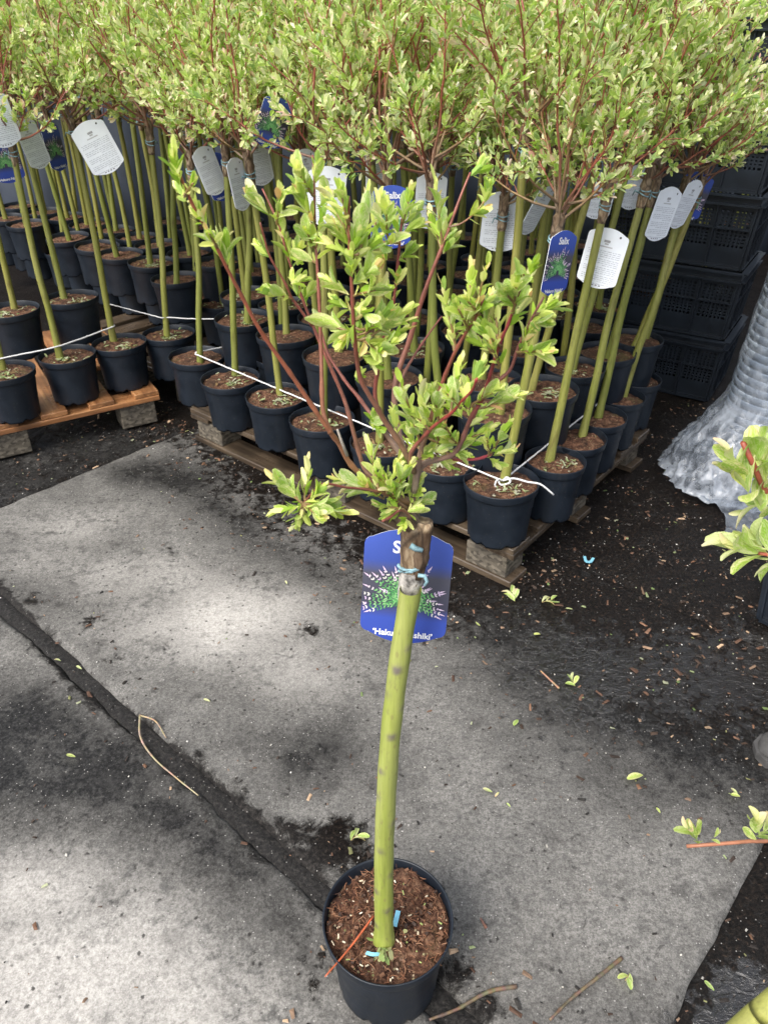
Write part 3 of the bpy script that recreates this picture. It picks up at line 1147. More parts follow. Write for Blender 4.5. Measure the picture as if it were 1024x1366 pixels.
# right side row, slightly smaller pots set close
side = [
    ('H', (.515, 2.035), (732, 615), (803, 290), 'willow in the side row pot next behind the knotted twine corner pot', 5),
    ('I', (.618, 2.19), (776, 581), (856, 270), 'willow second behind the corner pot in the side row facing the crates', None),
    ('J', (.722, 2.345), (797, 557), (868, 270), 'willow third behind the corner pot in the side row facing the crates', None),
    ('K', (.826, 2.50), (830, 530), (905, 275), 'willow fourth behind the corner pot in the side row facing the crates', None),
    ('L', (.93, 2.655), (845, 505), (915, 262), 'willow in the rearmost pot of the side row facing the crates', None),
]
for n, p, b, t, lab, lit in side:
    low[n] = explicit(p, 'low', b, t, lab, G_R, 60 + len(trees), .84, lit, .05, .9, .12)
high = [
    ('a', (324, 423), (330, 432), (327, 178), 'willow in the raised pot behind the first two front pots of the right pallet', G_R, 1),
    ('b', (382, 445), (382, 444), (372, 160), 'willow in the raised pot behind the second and third front pots of the right pallet', G_R, None),
    ('c', (445, 472), (452, 470), (440, 170), 'willow in the raised pot behind the fourth front row pot of the right pallet', G_R, None),
    ('d', (518, 500), None, (490, 170), 'willow in the raised pot hidden behind the middle of the loose willow crown', G_R, None),
    ('e', (652, 505), (642, 505), (673, 262), 'willow in the raised pot behind the white label with a dark hole', G_R, None),
    ('t', (726, 517), (707, 522), (792, 232), 'willow in the large raised pot above the knotted twine corner pot', G_R, 2),
    ('u', (768, 489), (762, 495), (838, 215), 'willow in the second raised pot of the side row, behind the tall white label', G_R, 3),
    ('v', (810, 468), (810, 478), (880, 215), 'willow in the third raised pot of the side row, near the crates', G_R, None),
    ('w', (846, 450), (846, 468), (936, 240), 'willow leaning out to the right in the last raised pot beside the crates', G_R, None),
    ('l', (15, 412), (20, 412), (-40, 160), 'willow in the raised pot cut by the left edge of the photo', G_L, 4),
    ('m', (95, 396), (86, 398), (20, 128), 'willow in the raised pot behind the left pallet front row, stem leaning left', G_L, 5),
    ('n', (236, 370), (235, 385), (232, 165), 'willow in the raised pot of the middle pallet, behind the twine-wrapped stem', G_M, None),
]
for n, p, b, t, lab, g, lit in high:
    p = at_z(p[0], p[1], ZR_HIGH)[:2]
    low[n] = explicit(p, 'high', b, t, lab, g, 80 + len(trees), .9 if n in 'uvw' else 1.0, lit, 0 if n not in 'tuvw' else .03, 1.0 if n not in 'vw' else .85, 0 if n not in 'tuv' else .15)
for n, c, b, t, lab, g, lit in (
        ('L3', (160, 456), (150, 455), (95, 160), 'willow with the big tilted white label, right-hand pot of the left pallet front row', G_L, 2),
        ('L2', (90, 472), (81, 479), (13, 178), 'willow in the left pallet front row whose stem crosses the blue label', G_L, 3),
        ('L1', (6, 494), (4, 490), (-60, 215), 'willow in the front row pot at the left edge, twine tied to its stem', G_L, 0),
        ('M', (225, 444), (223, 451), (198, 165), 'willow between the two front pallets with pale clippings on its soil', G_M, 1)):
    p = at_z(c[0], c[1], ZR_LOW)
    low[n] = explicit((p.x, p.y), 'low', b, t, lab, g, 110 + len(trees), 1, lit, 0)

# rows further back: spaced on the pallets behind, alternately set down and stacked on the rims
def straight(seed, L):
    random.seed(seed)
    b = Vector((random.uniform(-.015, .015), random.uniform(-.015, .015), .16))
    t = b + Vector((random.uniform(-.05, .05), random.uniform(-.04, .04), L))
    m = b.lerp(t, .5) + Vector((random.uniform(-.015, .015), random.uniform(-.01, .01), 0))
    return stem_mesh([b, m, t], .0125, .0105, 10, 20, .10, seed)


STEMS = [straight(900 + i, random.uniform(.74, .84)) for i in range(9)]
taken = [(o[0].location.x, o[0].location.y, o[0].location.z) for o in low.values()]
G0 = np.array([.34, 1.912])
L3 = np.array([-1.08, 3.03])
random.seed(77)
fill, FROW = [], []
for j in range(0, 13):
    for i in range(-1, 24):
        for tier in ((0, 1) if j < 3 else (1,)):
            d = .237
            off = (.5 * d if tier else 0) + (.5 * d if j % 2 and j >= 3 else 0)
            su, sv = -(i * d + off) + random.uniform(-.02, .02), j * d + (.5 * d if tier else d) + random.uniform(-.02, .02)
            if j >= 3:
                sv += .04 * (j - 2)
            q = G0 + UX * su + VX * sv
            if su > (-.04 if j < 3 else -.34):
                continue
            z = ZR_HIGH - POT_H if tier else .144
            if j >= 3:
                z = ZR_LOW - .11
            if min((math.hypot(q[0] - a, q[1] - b) + (0 if abs(c - z) < .15 else .10)) for a, b, c in taken + fill) < .205:
                continue
            if q[0] < -.72 and (q - L3) @ np.array([-.69, .73]) < .12 and q[0] < -.95:
                continue
            if q[0] < -.55 and sv < .34:
                continue
            dp = q[1] * .8387 + .4
            if abs(q[0]) / dp > .56 or q[1] > 5.0:
                continue
            fill.append((q[0], q[1], z))
            FROW.append((j, tier))
SKIP = {10, 14, 32, 34, 99, 105, 111, 115, 116, 121, 123, 124, 125, 127, 128, 131, 132, 133, 136, 137, 138, 139, 142}   # wholly hidden ones
ORDN = 'first second third fourth fifth sixth seventh eighth ninth tenth eleventh twelfth thirteenth fourteenth fifteenth sixteenth seventeenth eighteenth nineteenth twentieth twenty-first twenty-second twenty-third twenty-fourth twenty-fifth'.split()
for k, (x, y, z) in enumerate(fill):
    if k in SKIP:
        continue
    deep = y > 3.75
    lab = 'potted willow standard deep in the crowd, only its crown or stem showing'
    if not deep:
        j, tier = FROW[k]
        nth = sum(1 for m in range(k) if FROW[m] == FROW[k] and m not in SKIP)
        lab = '%s willow of inner row %s, counted from the %s' % (ORDN[nth], ('one', 'two', 'three', 'four', 'five', 'six', 'seven', 'eight', 'nine', 'ten', 'eleven', 'twelve', 'thirteen')[j] + (' among the raised pots' if tier and j < 3 else ' among the low pots' if j < 3 else ''), 'crates end')
    g = 'rear rows of potted willow standards' if deep else 'inner rows of potted willow standards'
    r = build_tree((x, y, z), None, None, lab, g, 300 + k, 1.0, True, (k if (not deep and k % 2) else None), 1.0, STEMS[k % 9])
    r.rotation_euler = (random.uniform(-.035, .035), random.uniform(-.045, .045), random.uniform(-.4, .4))
print('LENGTHS', [(a[:28], b, c) for a, b, c in trees])
print('FILL', len(fill))

# ------------------------------------------------------------------ pallets
def board(parent, name, p0, p1, wdir, width, th, ztop, mat, seed=0):
    """a plank from p0 to p1 (floor points), its width laid along wdir, top at ztop"""
    random.seed(seed)
    p0, p1 = Vector((p0[0], p0[1], 0)), Vector((p1[0], p1[1], 0))
    d = (p1 - p0)
    L = d.length
    ang = math.atan2(d.y, d.x)
    b = MB()
    n = 7
    V = []
    for i in range(n):
        x = L * i / (n - 1)
        dz = random.uniform(-.0012, .0012)
        for y, z in ((0, -th), (width, -th), (width, 0), (0, 0)):
            V.append((x, y + random.uniform(-.0012, .0012), z + dz))
    F = [(0, 3, 2, 1), tuple(4 * (n - 1) + k for k in range(4))]
    for i in range(n - 1):
        for k in range(4):
            k2 = (k + 1) % 4
            F.append((4 * i + k, 4 * i + k2, 4 * i + 4 + k2, 4 * i + 4 + k))
    b.add(V, F)
    me = bevel_mesh(b.mesh(name, [mat], False, False), .0025, 1)
    rz = ang
    nrm = Vector((-math.sin(ang), math.cos(ang)))
    if nrm.dot(Vector(wdir)) < 0:
        # flip so that the width runs along wdir
        me.transform(Matrix.Diagonal((1, -1, 1, 1)))
        me.flip_normals()
    return link(name, me, parent, (p0.x - parent.location.x, p0.y - parent.location.y, ztop - parent.location.z), (0, 0, rz))


def block(parent, c, ang, size=(.145, .10, .078), z0=.022):
    b = MB()
    sx, sy, sz = size
    b.box((-sx / 2, -sy / 2, 0), (sx / 2, sy / 2, sz))
    me = bevel_mesh(b.mesh('block', [M_BLOCK], False, False), .004, 2)
    return link('block', me, parent, (c[0] - parent.location.x, c[1] - parent.location.y, z0 - parent.location.z), (0, 0, ang))


def pallet(corner, udir, vdir, lu, lv, mat, label, cross_first, seed):
    """corner: front corner; udir runs along the visible front edge, vdir away from the viewer"""
    u, v = Vector((*udir, 0)).normalized(), Vector((*vdir, 0)).normalized()
    c = Vector((*corner, 0))
    root = link('pallet', None, None, c, (0, 0, 0), label, 'pallet', 'wooden pallets under the pots')
    # deck boards run along vdir when cross_first else along udir
    nb = 7
    if cross_first:
        for k in range(nb):
            w = .10
            a = c + u * (k * (lu - w) / (nb - 1)) + v * .004
            board(root, 'deck_board', a, a + v * (lv - .008), u, w, .020, .144, mat, seed + k)
        for k in range(3):
            a = c + v * (k * (lv - .10) / 2)
            board(root, 'stringer_board', a, a + u * lu, v, .10, .0215, .1238, mat, seed + 20 + k)
    else:
        for k in range(nb):
            w = .098
            a = c + v * (k * (lv - w) / (nb - 1))
            board(root, 'deck_board', a, a + u * lu, v, w, .020, .144, mat, seed + k)
        for k in range(3):
            a = c + u * (k * (lu - .10) / 2) + v * .004
            board(root, 'stringer_board', a, a + v * (lv - .008), u, .10, .0215, .1238, mat, seed + 20 + k)
    ang = math.atan2(u.y, u.x)
    for iu in range(3):
        for iv in range(3):
            p = c + u * (.095 + iu * (lu - .19) / 2) + v * (.062 + iv * (lv - .124) / 2)
            if cross_first:
                block(root, p, ang, (.145, .10, .0985), .003)
            else:
                block(root, p, ang, z0=.0225)
    for k in range(0 if cross_first else 3):
        a = c + v * (.005 + k * (lv - .11) / 2)
        board(root, 'runner_board', a, a + u * lu, v, .098, .022, .0222, mat, seed + 40 + k)
    return root


cR = at_z(684, 735, .144)
pallet((cR.x, cR.y), (-.765, .644), (.622, .783), 1.50, 1.0, M_DECK, 'weathered grey-brown pallet under the right-hand block of pots', False, 500)
cL = at_z(212, 521, .144)
d2 = (at_z(0, 568, .144) - cL)
d2 = Vector((d2.x, d2.y)).normalized()
pallet((cL.x, cL.y), (d2.x, d2.y), (d2.y, -d2.x) if d2.y < 0 and -d2.x > 0 else (-d2.y, d2.x), 1.2, 1.0, M_DECKW, 'wet orange-brown pallet with a loose board at the left edge', True, 560)
# pallet behind, between the two
cM = Vector((low['M'][0].location.x + .10, low['M'][0].location.y - .09))
pallet((cM.x, cM.y), -UX, VX, 1.0, 1.2, M_DECK, 'dark pallet in the gap behind the two front pallets', True, 620)

# ------------------------------------------------------------------ twine
def twine(pts, label, r=.0026, sag=.0, n=40, extra=None):
    b = MB()
    pl = spline(pts, n)
    pl = [p + Vector((random.uniform(-.0006, .0006), random.uniform(-.0006, .0006), random.uniform(-.0006, .0006))) for p in pl]
    b.tube(pl, r, 6)
    for e in (extra or []):
        b.tube(spline(e, 16), r * 1.05, 6)
    return link('twine', b.mesh('twine', [M_STRING], True, False), None, (0, 0, 0), (0, 0, 0), label, 'twine', 'white twine tied round the pots')


def line(a, b, k=6, sag=.006):
    return [a.lerp(b, i / k) - Vector((0, 0, sag * math.sin(math.pi * i / k))) for i in range(k + 1)]


def ring(c, r, a0, a1, n=7):
    return [c + Vector((r * math.cos(R(a0 + (a1 - a0) * i / n)), r * math.sin(R(a0 + (a1 - a0) * i / n)), 0)) for i in range(n + 1)]


bA, bG = low['A'][1], low['G'][1]
hA = bA + Vector((-.014, -.004, .045))
front = Vector((UX[0], UX[1], 0))
pk = bG + Vector((-.008, -.020, .022))
back_end = low['L'][1] + Vector((.016, .0, .05))
rear_a = bA + Vector((.24, .20, .035))
twine([rear_a] + ring(bA + Vector((0, 0, .045)), .0155, 80, 250) + line(hA + Vector((.012, -.014, 0)), pk, 8, .004) +
      line(pk, back_end, 8, .004) + [back_end + Vector((-.05, .05, 0))],
      'white twine round the right pallet, knotted at the corner pot', .0027, n=150,
      extra=[[pk, pk + Vector((.012, .0, .012)), pk + Vector((.02, -.012, .002)), pk + Vector((-.006, -.014, -.006)), pk + Vector((-.012, .0, .002)), pk],
             [pk, pk + Vector((.03, -.004, .010)), pk + Vector((.07, -.018, .006)), pk + Vector((.105, -.026, .003)), at_y(738, 660, pk.y - .03)],
             [pk, pk + Vector((-.016, -.008, .010)), pk + Vector((-.022, -.012, -.012)), pk + Vector((.004, -.016, -.016))]])
b1, b3 = low['L1'][1], low['L3'][1]
b2 = low['L2'][1]
twine([b1 + Vector((-.25, -.2, .04)), b1 + Vector((0, -.016, .055)), b2 + Vector((.002, -.016, .065)), b3 + Vector((.004, -.016, .075))] + ring(b3 + Vector((0, 0, .077)), .0155, -60, 120),
      'white twine running along the left pallet front row', .0029, n=90)
bM = low['M'][1]
twine([at_y(140, 404, bM.y + .25), bM + Vector((-.014, -.008, .10)), bM + Vector((.0, -.0155, .10)), bM + Vector((.014, -.008, .10)), at_y(292, 425, bM.y - .02), at_y(360, 412, bM.y + .1)],
      'white twine bent round the willow stem between the pallets', .0022, n=60)

# ------------------------------------------------------------------ plant labels
CW, CH = .105, .150


def card_outline(n=9):
    pts = []
    w, h = CW / 2, CH / 2
    rc = .010
    # bottom and top edges bulge, corners rounded
    for sx, sy, a0 in ((1, -1, -90), (1, 1, 0), (-1, 1, 90), (-1, -1, 180)):
        cx, cy = sx * (w - rc), sy * (h - .012 - rc)
        for i in range(4):
            a = R(a0 + 90 * i / 3)
            pts.append((cx + rc * math.cos(a), cy + rc * math.sin(a)))
        if sy == 1 and sx == 1:
            for i in range(1, n):
                x = (w - rc) * (1 - 2 * i / n)
                pts.append((x, h - .012 + .012 * (1 - (x / (w - rc)) ** 2)))
        if sy == -1 and sx == -1:
            for i in range(1, n):
                x = -(w - rc) * (1 - 2 * i / n)
                pts.append((x, -(h - .012) - .012 * (1 - (x / (w - rc)) ** 2)))
    return pts


def card_mesh(bend=.0):
    b = MB()
    o = card_outline()
    n = len(o)
    th = .0005

    def zf(x, y):
        return bend * ((x / (CW / 2)) ** 2)
    V = [(x, y, th + zf(x, y)) for x, y in o] + [(x, y, -th + zf(x, y)) for x, y in o]
    V += [(0, y, th) for y in (.06, 0, -.06)]
    F = [tuple(range(n))]
    b.add([(x, y, th) for x, y in o], [tuple(range(n))], 0)
    b.add([(x, y, -th) for x, y in o], [tuple(range(n - 1, -1, -1))], 1)
    b.add([(x, y, z) for z in (th, -th) for x, y in o], [(n + i, n + (i + 1) % n, (i + 1) % n, i) for i in range(n)], 1)
    return b.mesh('card', [M_FRONT, M_BACK], False, False)


def text_mesh(s, size, bold=.0):
    cu = bpy.data.curves.new('lettering', 'FONT')
    cu.body = s
    cu.size = size
    cu.align_x = 'CENTER'
    cu.offset = bold
    cu.resolution_u = 3
    ob = bpy.data.objects.new('lettering', cu)
    COL.objects.link(ob)
    dg = bpy.context.evaluated_depsgraph_get()
    me = bpy.data.meshes.new_from_object(ob.evaluated_get(dg))
    COL.objects.unlink(ob)
    bpy.data.objects.remove(ob)
    me.name = 'lettering'
    a = me.color_attributes.new('Col', 'FLOAT_COLOR', 'POINT')
    a.data.foreach_set('color', np.tile(np.array([.8, .8, .82, 1], dtype=np.float32), len(me.vertices)))
    me.materials.clear()
    me.materials.append(M_PRINT)
    return me


def picture_mesh():
    """the flat printed shrub: green tufts with pink shoots spreading from the middle"""
    random.seed(3)
    b = MB()
    z = .00075

    def leafp(x, y, a, L, w, col, zz):
        d, p = (math.cos(a), math.sin(a)), (-math.sin(a), math.cos(a))
        b.add([(x, y, zz), (x + d[0] * L * .45 + p[0] * w, y + d[1] * L * .45 + p[1] * w, zz), (x + d[0] * L, y + d[1] * L, zz), (x + d[0] * L * .45 - p[0] * w, y + d[1] * L * .45 - p[1] * w, zz)],
              [(0, 3, 2, 1)], 0, col)
    for k in range(30):
        a = R(-22 + 224 * k / 29) + random.uniform(-.05, .05)
        Lr = random.uniform(.026, .053)
        x0, y0 = 0, -.018
        for j in range(9):
            f = (j + 1) / 9
            x, y = x0 + math.cos(a) * Lr * f, y0 + math.sin(a) * Lr * f * .95
            x = max(-.048, min(.048, x))
            g = random.choice([(.10, .34, .10), (.18, .45, .16), (.26, .50, .22), (.06, .22, .08)])
            pk_ = random.choice([(.70, .60, .66), (.56, .44, .62), (.72, .70, .64)])
            c = g if f < .80 else pk_
            for sgn in (-1, 1):
                leafp(x, y, a + sgn * random.uniform(.4, .9), random.uniform(.004, .0085) * (1.25 - .75 * f), .0010, c, z + .00001 * random.random())
        if abs(math.cos(a)) * Lr < .046:
            leafp(x, y, a, .010, .0010, (.66, .52, .68), z)
    return b.mesh('picture', [M_PRINT], False, True)


def lines_mesh():
    """the small print on the white side: rows of grey dashes"""
    random.seed(9)
    b = MB()
    z = -.00075
    y = .046
    rows_ = [(.016, .006, .34), (.010, .004, .45), (.034, .003, .5)]
    for w, h, g in rows_:
        b.add([(-w / 2, y, z), (w / 2, y, z), (w / 2, y - h, z), (-w / 2, y - h, z)], [(0, 1, 2, 3)], 0, (g, g, g * 1.06))
        y -= .0075
    y -= .004
    for k in range(17):
        x = -.043
        end = .043 if k % 4 != 3 else random.uniform(-.01, .03)
        while x < end:
            w = min(random.uniform(.004, .013), end - x)
            g = random.uniform(.44, .52)
            b.add([(x, y, z), (x + w, y, z), (x + w, y - .0013, z), (x, y - .0013, z)], [(0, 1, 2, 3)], 0, (g * .88, g * .93, g * 1.06))
            x += w + .0022
        y -= .0047 if k % 4 != 3 else .0066
    for k in range(4):
        x = -.014 + k * .009
        b.add([(x, -.066, z), (x + .005, -.066, z), (x + .005, -.0695, z), (x, -.0695, z)], [(0, 1, 2, 3)], 0, (.3, .3, .34))
    # the punched hole shows dark
    V = [(-.030 + .0028 * math.cos(a), .058 + .0028 * math.sin(a), z) for a in np.linspace(0, 2 * math.pi, 13)[:-1]]
    b.add(V, [tuple(range(12))], 0, (.02, .02, .025))
    return b.mesh('small_print', [M_PRINT], False, True)


CARD, PIC, SMALL = card_mesh(), picture_mesh(), lines_mesh()
T_TITLE = text_mesh('Salix', .0215, .0006)
T_SUB = text_mesh("\u2018Hakuro Nishiki\u2019", .0112, .0003)
T_IN = text_mesh('integra', .009, .0002)


def plant_label(center, axis_up, normal, label, scale=1.0, group='plant labels hanging on the willows', hang=None):
    """normal: the way the printed blue side faces"""
    u = axis_up.normalized()
    n = (normal - u * normal.dot(u)).normalized()
    x = u.cross(n)
    M = Matrix((x, u, n)).transposed().to_4x4()
    root = link('plant_label', None, None, center, M.to_euler(), label, 'plant label', group)
    root.scale = (scale, scale, scale)
    link('card', CARD, root)
    link('picture', PIC, root)
    link('lettering', T_TITLE, root, (.001, .0445, .0008))
    link('lettering', T_SUB, root, (.0, -.066, .0008))
    link('small_print', SMALL, root, kind='stuff')
    if hang is not None:
        b = MB()
        Mi = (Matrix.Translation(center) @ M).inverted()
        h = Mi @ Vector(hang) / scale
        p0 = Vector((-.030, .058, 0))
        b.tube(spline([p0 + Vector((0, -.003, -.001)), p0 + Vector((0, .004, .004)), p0.lerp(h, .5) + Vector((.004, .01, .004)), h, p0.lerp(h, .5) + Vector((-.004, .01, -.004)), p0 + Vector((0, .003, -.004))], 20), .0008, 5)
        link('tie', b.mesh('tie', [M_TAPE], True, False), root)
    return root


def tag(cx, cy, Y, roll, yaw, blue, label, scale=1.0, pitch=0, hang=None):
    """cx, cy: where in the photo the label's middle is, Y its distance; roll in the picture, yaw turns it edge-on"""
    c = at_y(cx, cy, Y)
    away = (EYE - c)
    away.z *= .45
    away.normalize()
    rightv = Vector((0, 0, 1)).cross(away).normalized()
    up = away.cross(rightv).normalized()
    up = (up * math.cos(R(roll)) + rightv * math.sin(R(roll)))
    nrm = away.copy()
    nrm.rotate(Matrix.Rotation(R(yaw), 3, up))
    if not blue:
        nrm = -nrm
    return plant_label(c, up, nrm, label, scale, hang=hang)


TAGS = [
    # cx, cy, Y, roll(+ = top to the right), yaw, blue, label, scale
    (131, 197, 2.98, -21, 8, 0, 'large white label tilted beside the willow stem near the left pallet', 1.18),
    (280, 228, 2.72, -17, 48, 0, 'narrow white label tilted left, a blue label showing behind it', 1.0),
    (291, 236, 2.76, -15, 40, 1, 'blue label half hidden behind the narrow tilted white label', 1.0),
    (319, 246, 2.50, -7, 62, 0, 'grey-white label seen almost edge-on left of the loose willow', 1.0),
    (346, 216, 2.72, -8, 42, 0, 'upright pale label just behind the almost edge-on one', .95),
    (435, 262, 2.15, 7, 14, 0, 'white label behind the leafy top of the loose willow', .98),
    (408, 232, 2.45, 0, 50, 0, 'pale label strip left of the white one behind the loose crown', .9),
    (522, 290, 1.98, 2, 18, 1, 'blue label with white lettering behind the loose willow crown', .98),
    (505, 228, 2.35, 0, 40, 0, 'pale label strip above the blue one behind the crown', .9),
    (574, 268, 2.20, 3, 35, 0, 'grey label behind the thick stem right of the crown', .95),
    (669, 296, 2.36, 3, 8, 0, 'white label with a dark punched hole, behind a straight willow stem', 1.12),
    (745, 352, 1.865, 5, 56, 1, 'narrow blue label with the shrub picture under teal tape', 1.02),
    (716, 280, 2.30, 24, 66, 0, 'thin pale label tilted right, between stems left of the narrow blue one', 1.0),
    (803, 345, 2.12, 8, -12, 0, 'white label crossed by a willow stem on the right side', 1.05),
    (800, 262, 2.40, 6, 30, 0, 'grey label high up among the right-hand stems', .85),
    (846, 250, 2.45, 8, 45, 0, 'grey label behind the mossy stems near the crates', .85),
    (884, 286, 2.42, 10, 54, 0, 'bright white narrow label hanging beside the crates', 1.05),
    (914, 273, 2.50, 17, 64, 0, 'dull grey narrow label in front of the last leaning stem', 1.0),
    (922, 262, 2.66, 12, 25, 1, 'dark blue label behind the last leaning stem by the crates', 1.0),
    (6, 212, 2.95, -3, 14, 1, 'blue label with white lettering cut by the left edge', 1.05),
    (-2, 160, 2.80, -8, 30, 0, 'white label above the blue one at the left edge', 1.1),
    (44, 192, 3.02, -12, 50, 0, 'grey-white narrow label behind the leaning stem at the left', 1.1),
    (73, 196, 3.15, -4, 58, 1, 'narrow dark label with a green picture at the left', 1.1),
    (364, 164, 2.46, 24, 26, 1, 'blue picture label lying in the twigs of the crowns', .92),
]
for k, (x, y, Y, ro, ya, bl, lab, sc) in enumerate(TAGS):
    tag(x, y, Y, ro, ya, bl, lab, sc)

# ------------------------------------------------------------------ sheet behind the crowd
b = MB()
n = 120
V = []
for i in range(n + 1):
    x = -5.0 + 10.0 * i / n
    y = 5.6 + .06 * math.sin(x * 3.1) + .03 * math.sin(x * 9 + 1) + .02 * math.sin(x * 23)
    for k, z in enumerate((-.05, .5, 1.0, 1.5)):
        V.append((x, y + .03 * k * math.sin(x * 5 + k), z))
    for k, z in enumerate((1.5, 1.0, .5, -.05)):
        V.append((x, y + .012 + .03 * (3 - k) * math.sin(x * 5 + 3 - k), z))
F = []
for i in range(n):
    for k in range(8):
        k2 = (k + 1) % 8
        F.append((i * 8 + k, i * 8 + k2, (i + 1) * 8 + k2, (i + 1) * 8 + k))
b.add(V, F)
link('tarpaulin', b.mesh('tarpaulin', [M_TARP], True, False), None, (0, 0, 0), (0, 0, 0), 'slate-blue sheet hanging upright behind the rows of willows', 'tarpaulin')

# ------------------------------------------------------------------ crates
def crate_mesh(L=.60, W=.40, H=.285):
    """one vented stacking crate; parts: shell, vent panels, rims"""
    shell, vents, rims = MB(), MB(), MB()
    tp = .022                      # how far the walls lean in at the foot
    th = .004

    def wall(a, bdir, ndir, length, holes):
        a, bdir, ndir = Vector(a), Vector(bdir), Vector(ndir)

        def P(x, z, out=0.0):
            f = z / H
            return a + bdir * (x * (1 - 2 * tp / length * (1 - f)) + tp * (1 - f)) + Vector((0, 0, z)) - ndir * (tp * (1 - f)) + ndir * out

        def slab_(mb, x0, x1, z0, z1, o0, o1):
            V = [P(x0, z0, o0), P(x1, z0, o0), P(x1, z1, o0), P(x0, z1, o0), P(x0, z0, o1), P(x1, z0, o1), P(x1, z1, o1), P(x0, z1, o1)]
            mb.add(V, [(0, 3, 2, 1), (4, 5, 6, 7), (0, 1, 5, 4), (1, 2, 6, 5), (2, 3, 7, 6), (3, 0, 4, 7)])
        # lower solid band and upper vented band between posts
        slab_(shell, 0, length, 0, H * .30, -th, 0)
        slab_(shell, 0, length, H * .80, H * .86, -th, 0)
        npan = holes
        pw = length / npan
        for k in range(npan):
            slab_(shell, k * pw, k * pw + .016, H * .30, H * .80, -th, 0)
            slab_(shell, (k + 1) * pw - .016, (k + 1) * pw, H * .30, H * .80, -th, 0)
            slab_(shell, k * pw + .016, (k + 1) * pw - .016, H * .53, H * .57, -th, 0)
            x0, x1 = k * pw + .016, (k + 1) * pw - .016
            for (z0, z1) in ((H * .30, H * .53), (H * .57, H * .80)):
                m = max(3, int((x1 - x0) / .016))
                for j in range(1, m):
                    xx = x0 + (x1 - x0) * j / m
                    slab_(vents, xx - .0042, xx + .0042, z0, z1, -th * .8, -.0006)
                for j in range(1, 5):
                    zz = z0 + (z1 - z0) * j / 5
                    slab_(vents, x0, x1, zz - .0040, zz + .0040, -th * .9, -.0009)
        # outside ribs and ledges
        for k in range(npan + 1):
            xx = min(max(k * pw, .004), length - .004)
            slab_(rims, xx - .003, xx + .003, .008, H * .86, .0008, .012)
        slab_(rims, -.004, length + .004, H * .86, H * .885, -th - .001, .020)
        slab_(rims, -.004, length + .004, H * .975, H, -th - .001, .020)
        slab_(shell, 0, length, H * .885, H * .975, -th, .002)
        slab_(rims, .0, length, H * .54, H * .56, .001, .011)
        slab_(rims, .0, length, 0.0, .012, .001, .010)
    wall((0, 0, 0), (1, 0, 0), (0, -1, 0), L, 4)
    wall((L, 0, 0), (0, 1, 0), (1, 0, 0), W, 3)
    wall((L, W, 0), (-1, 0, 0), (0, 1, 0), L, 4)
    wall((0, W, 0), (0, -1, 0), (-1, 0, 0), W, 3)
    base = MB()
    base.box((tp + .003, tp + .003, .002), (L - tp - .003, W - tp - .003, .008))
    return (shell.mesh('shell', [M_CRATE], False, False), vents.mesh('vent_grid', [M_CRATE], False, False), rims.mesh('rim', [M_CRATE], False, False), base.mesh('base', [M_CRATE], False, False))


CR = crate_mesh()


def crate(p, ang, label, group=None):
    r = link('crate', None, None, p, (0, 0, ang), label, 'crate', group)
    for nm, me in zip(('shell', 'vent_grid', 'rim', 'base'), CR):
        link(nm, me, r)
    return r


ang = math.atan2(-.53, .85)
fd = Vector((math.cos(ang), math.sin(ang), 0))
c0 = at_z(947, 540)
c0 = Vector((c0.x, c0.y, 0)) - fd * .60
ORD = ['bottom', 'second from the bottom', 'third from the bottom', 'fourth from the bottom', 'fifth from the bottom']
for k in range(5):
    off = Vector((random.uniform(-.008, .008), random.uniform(-.008, .008), .003 + k * .290))
    crate(c0 + off, ang + random.uniform(-.01, .01), 'black vented crate, %s of the stack behind the right pallet' % ORD[k], 'stacked black crates')
c1 = at_z(998, 828)
crate(Vector((c1.x, c1.y, .002)), math.atan2(1.641 - 1.679, 1.084 - 1.044), 'black crate standing alone at the right edge, only its corner showing')

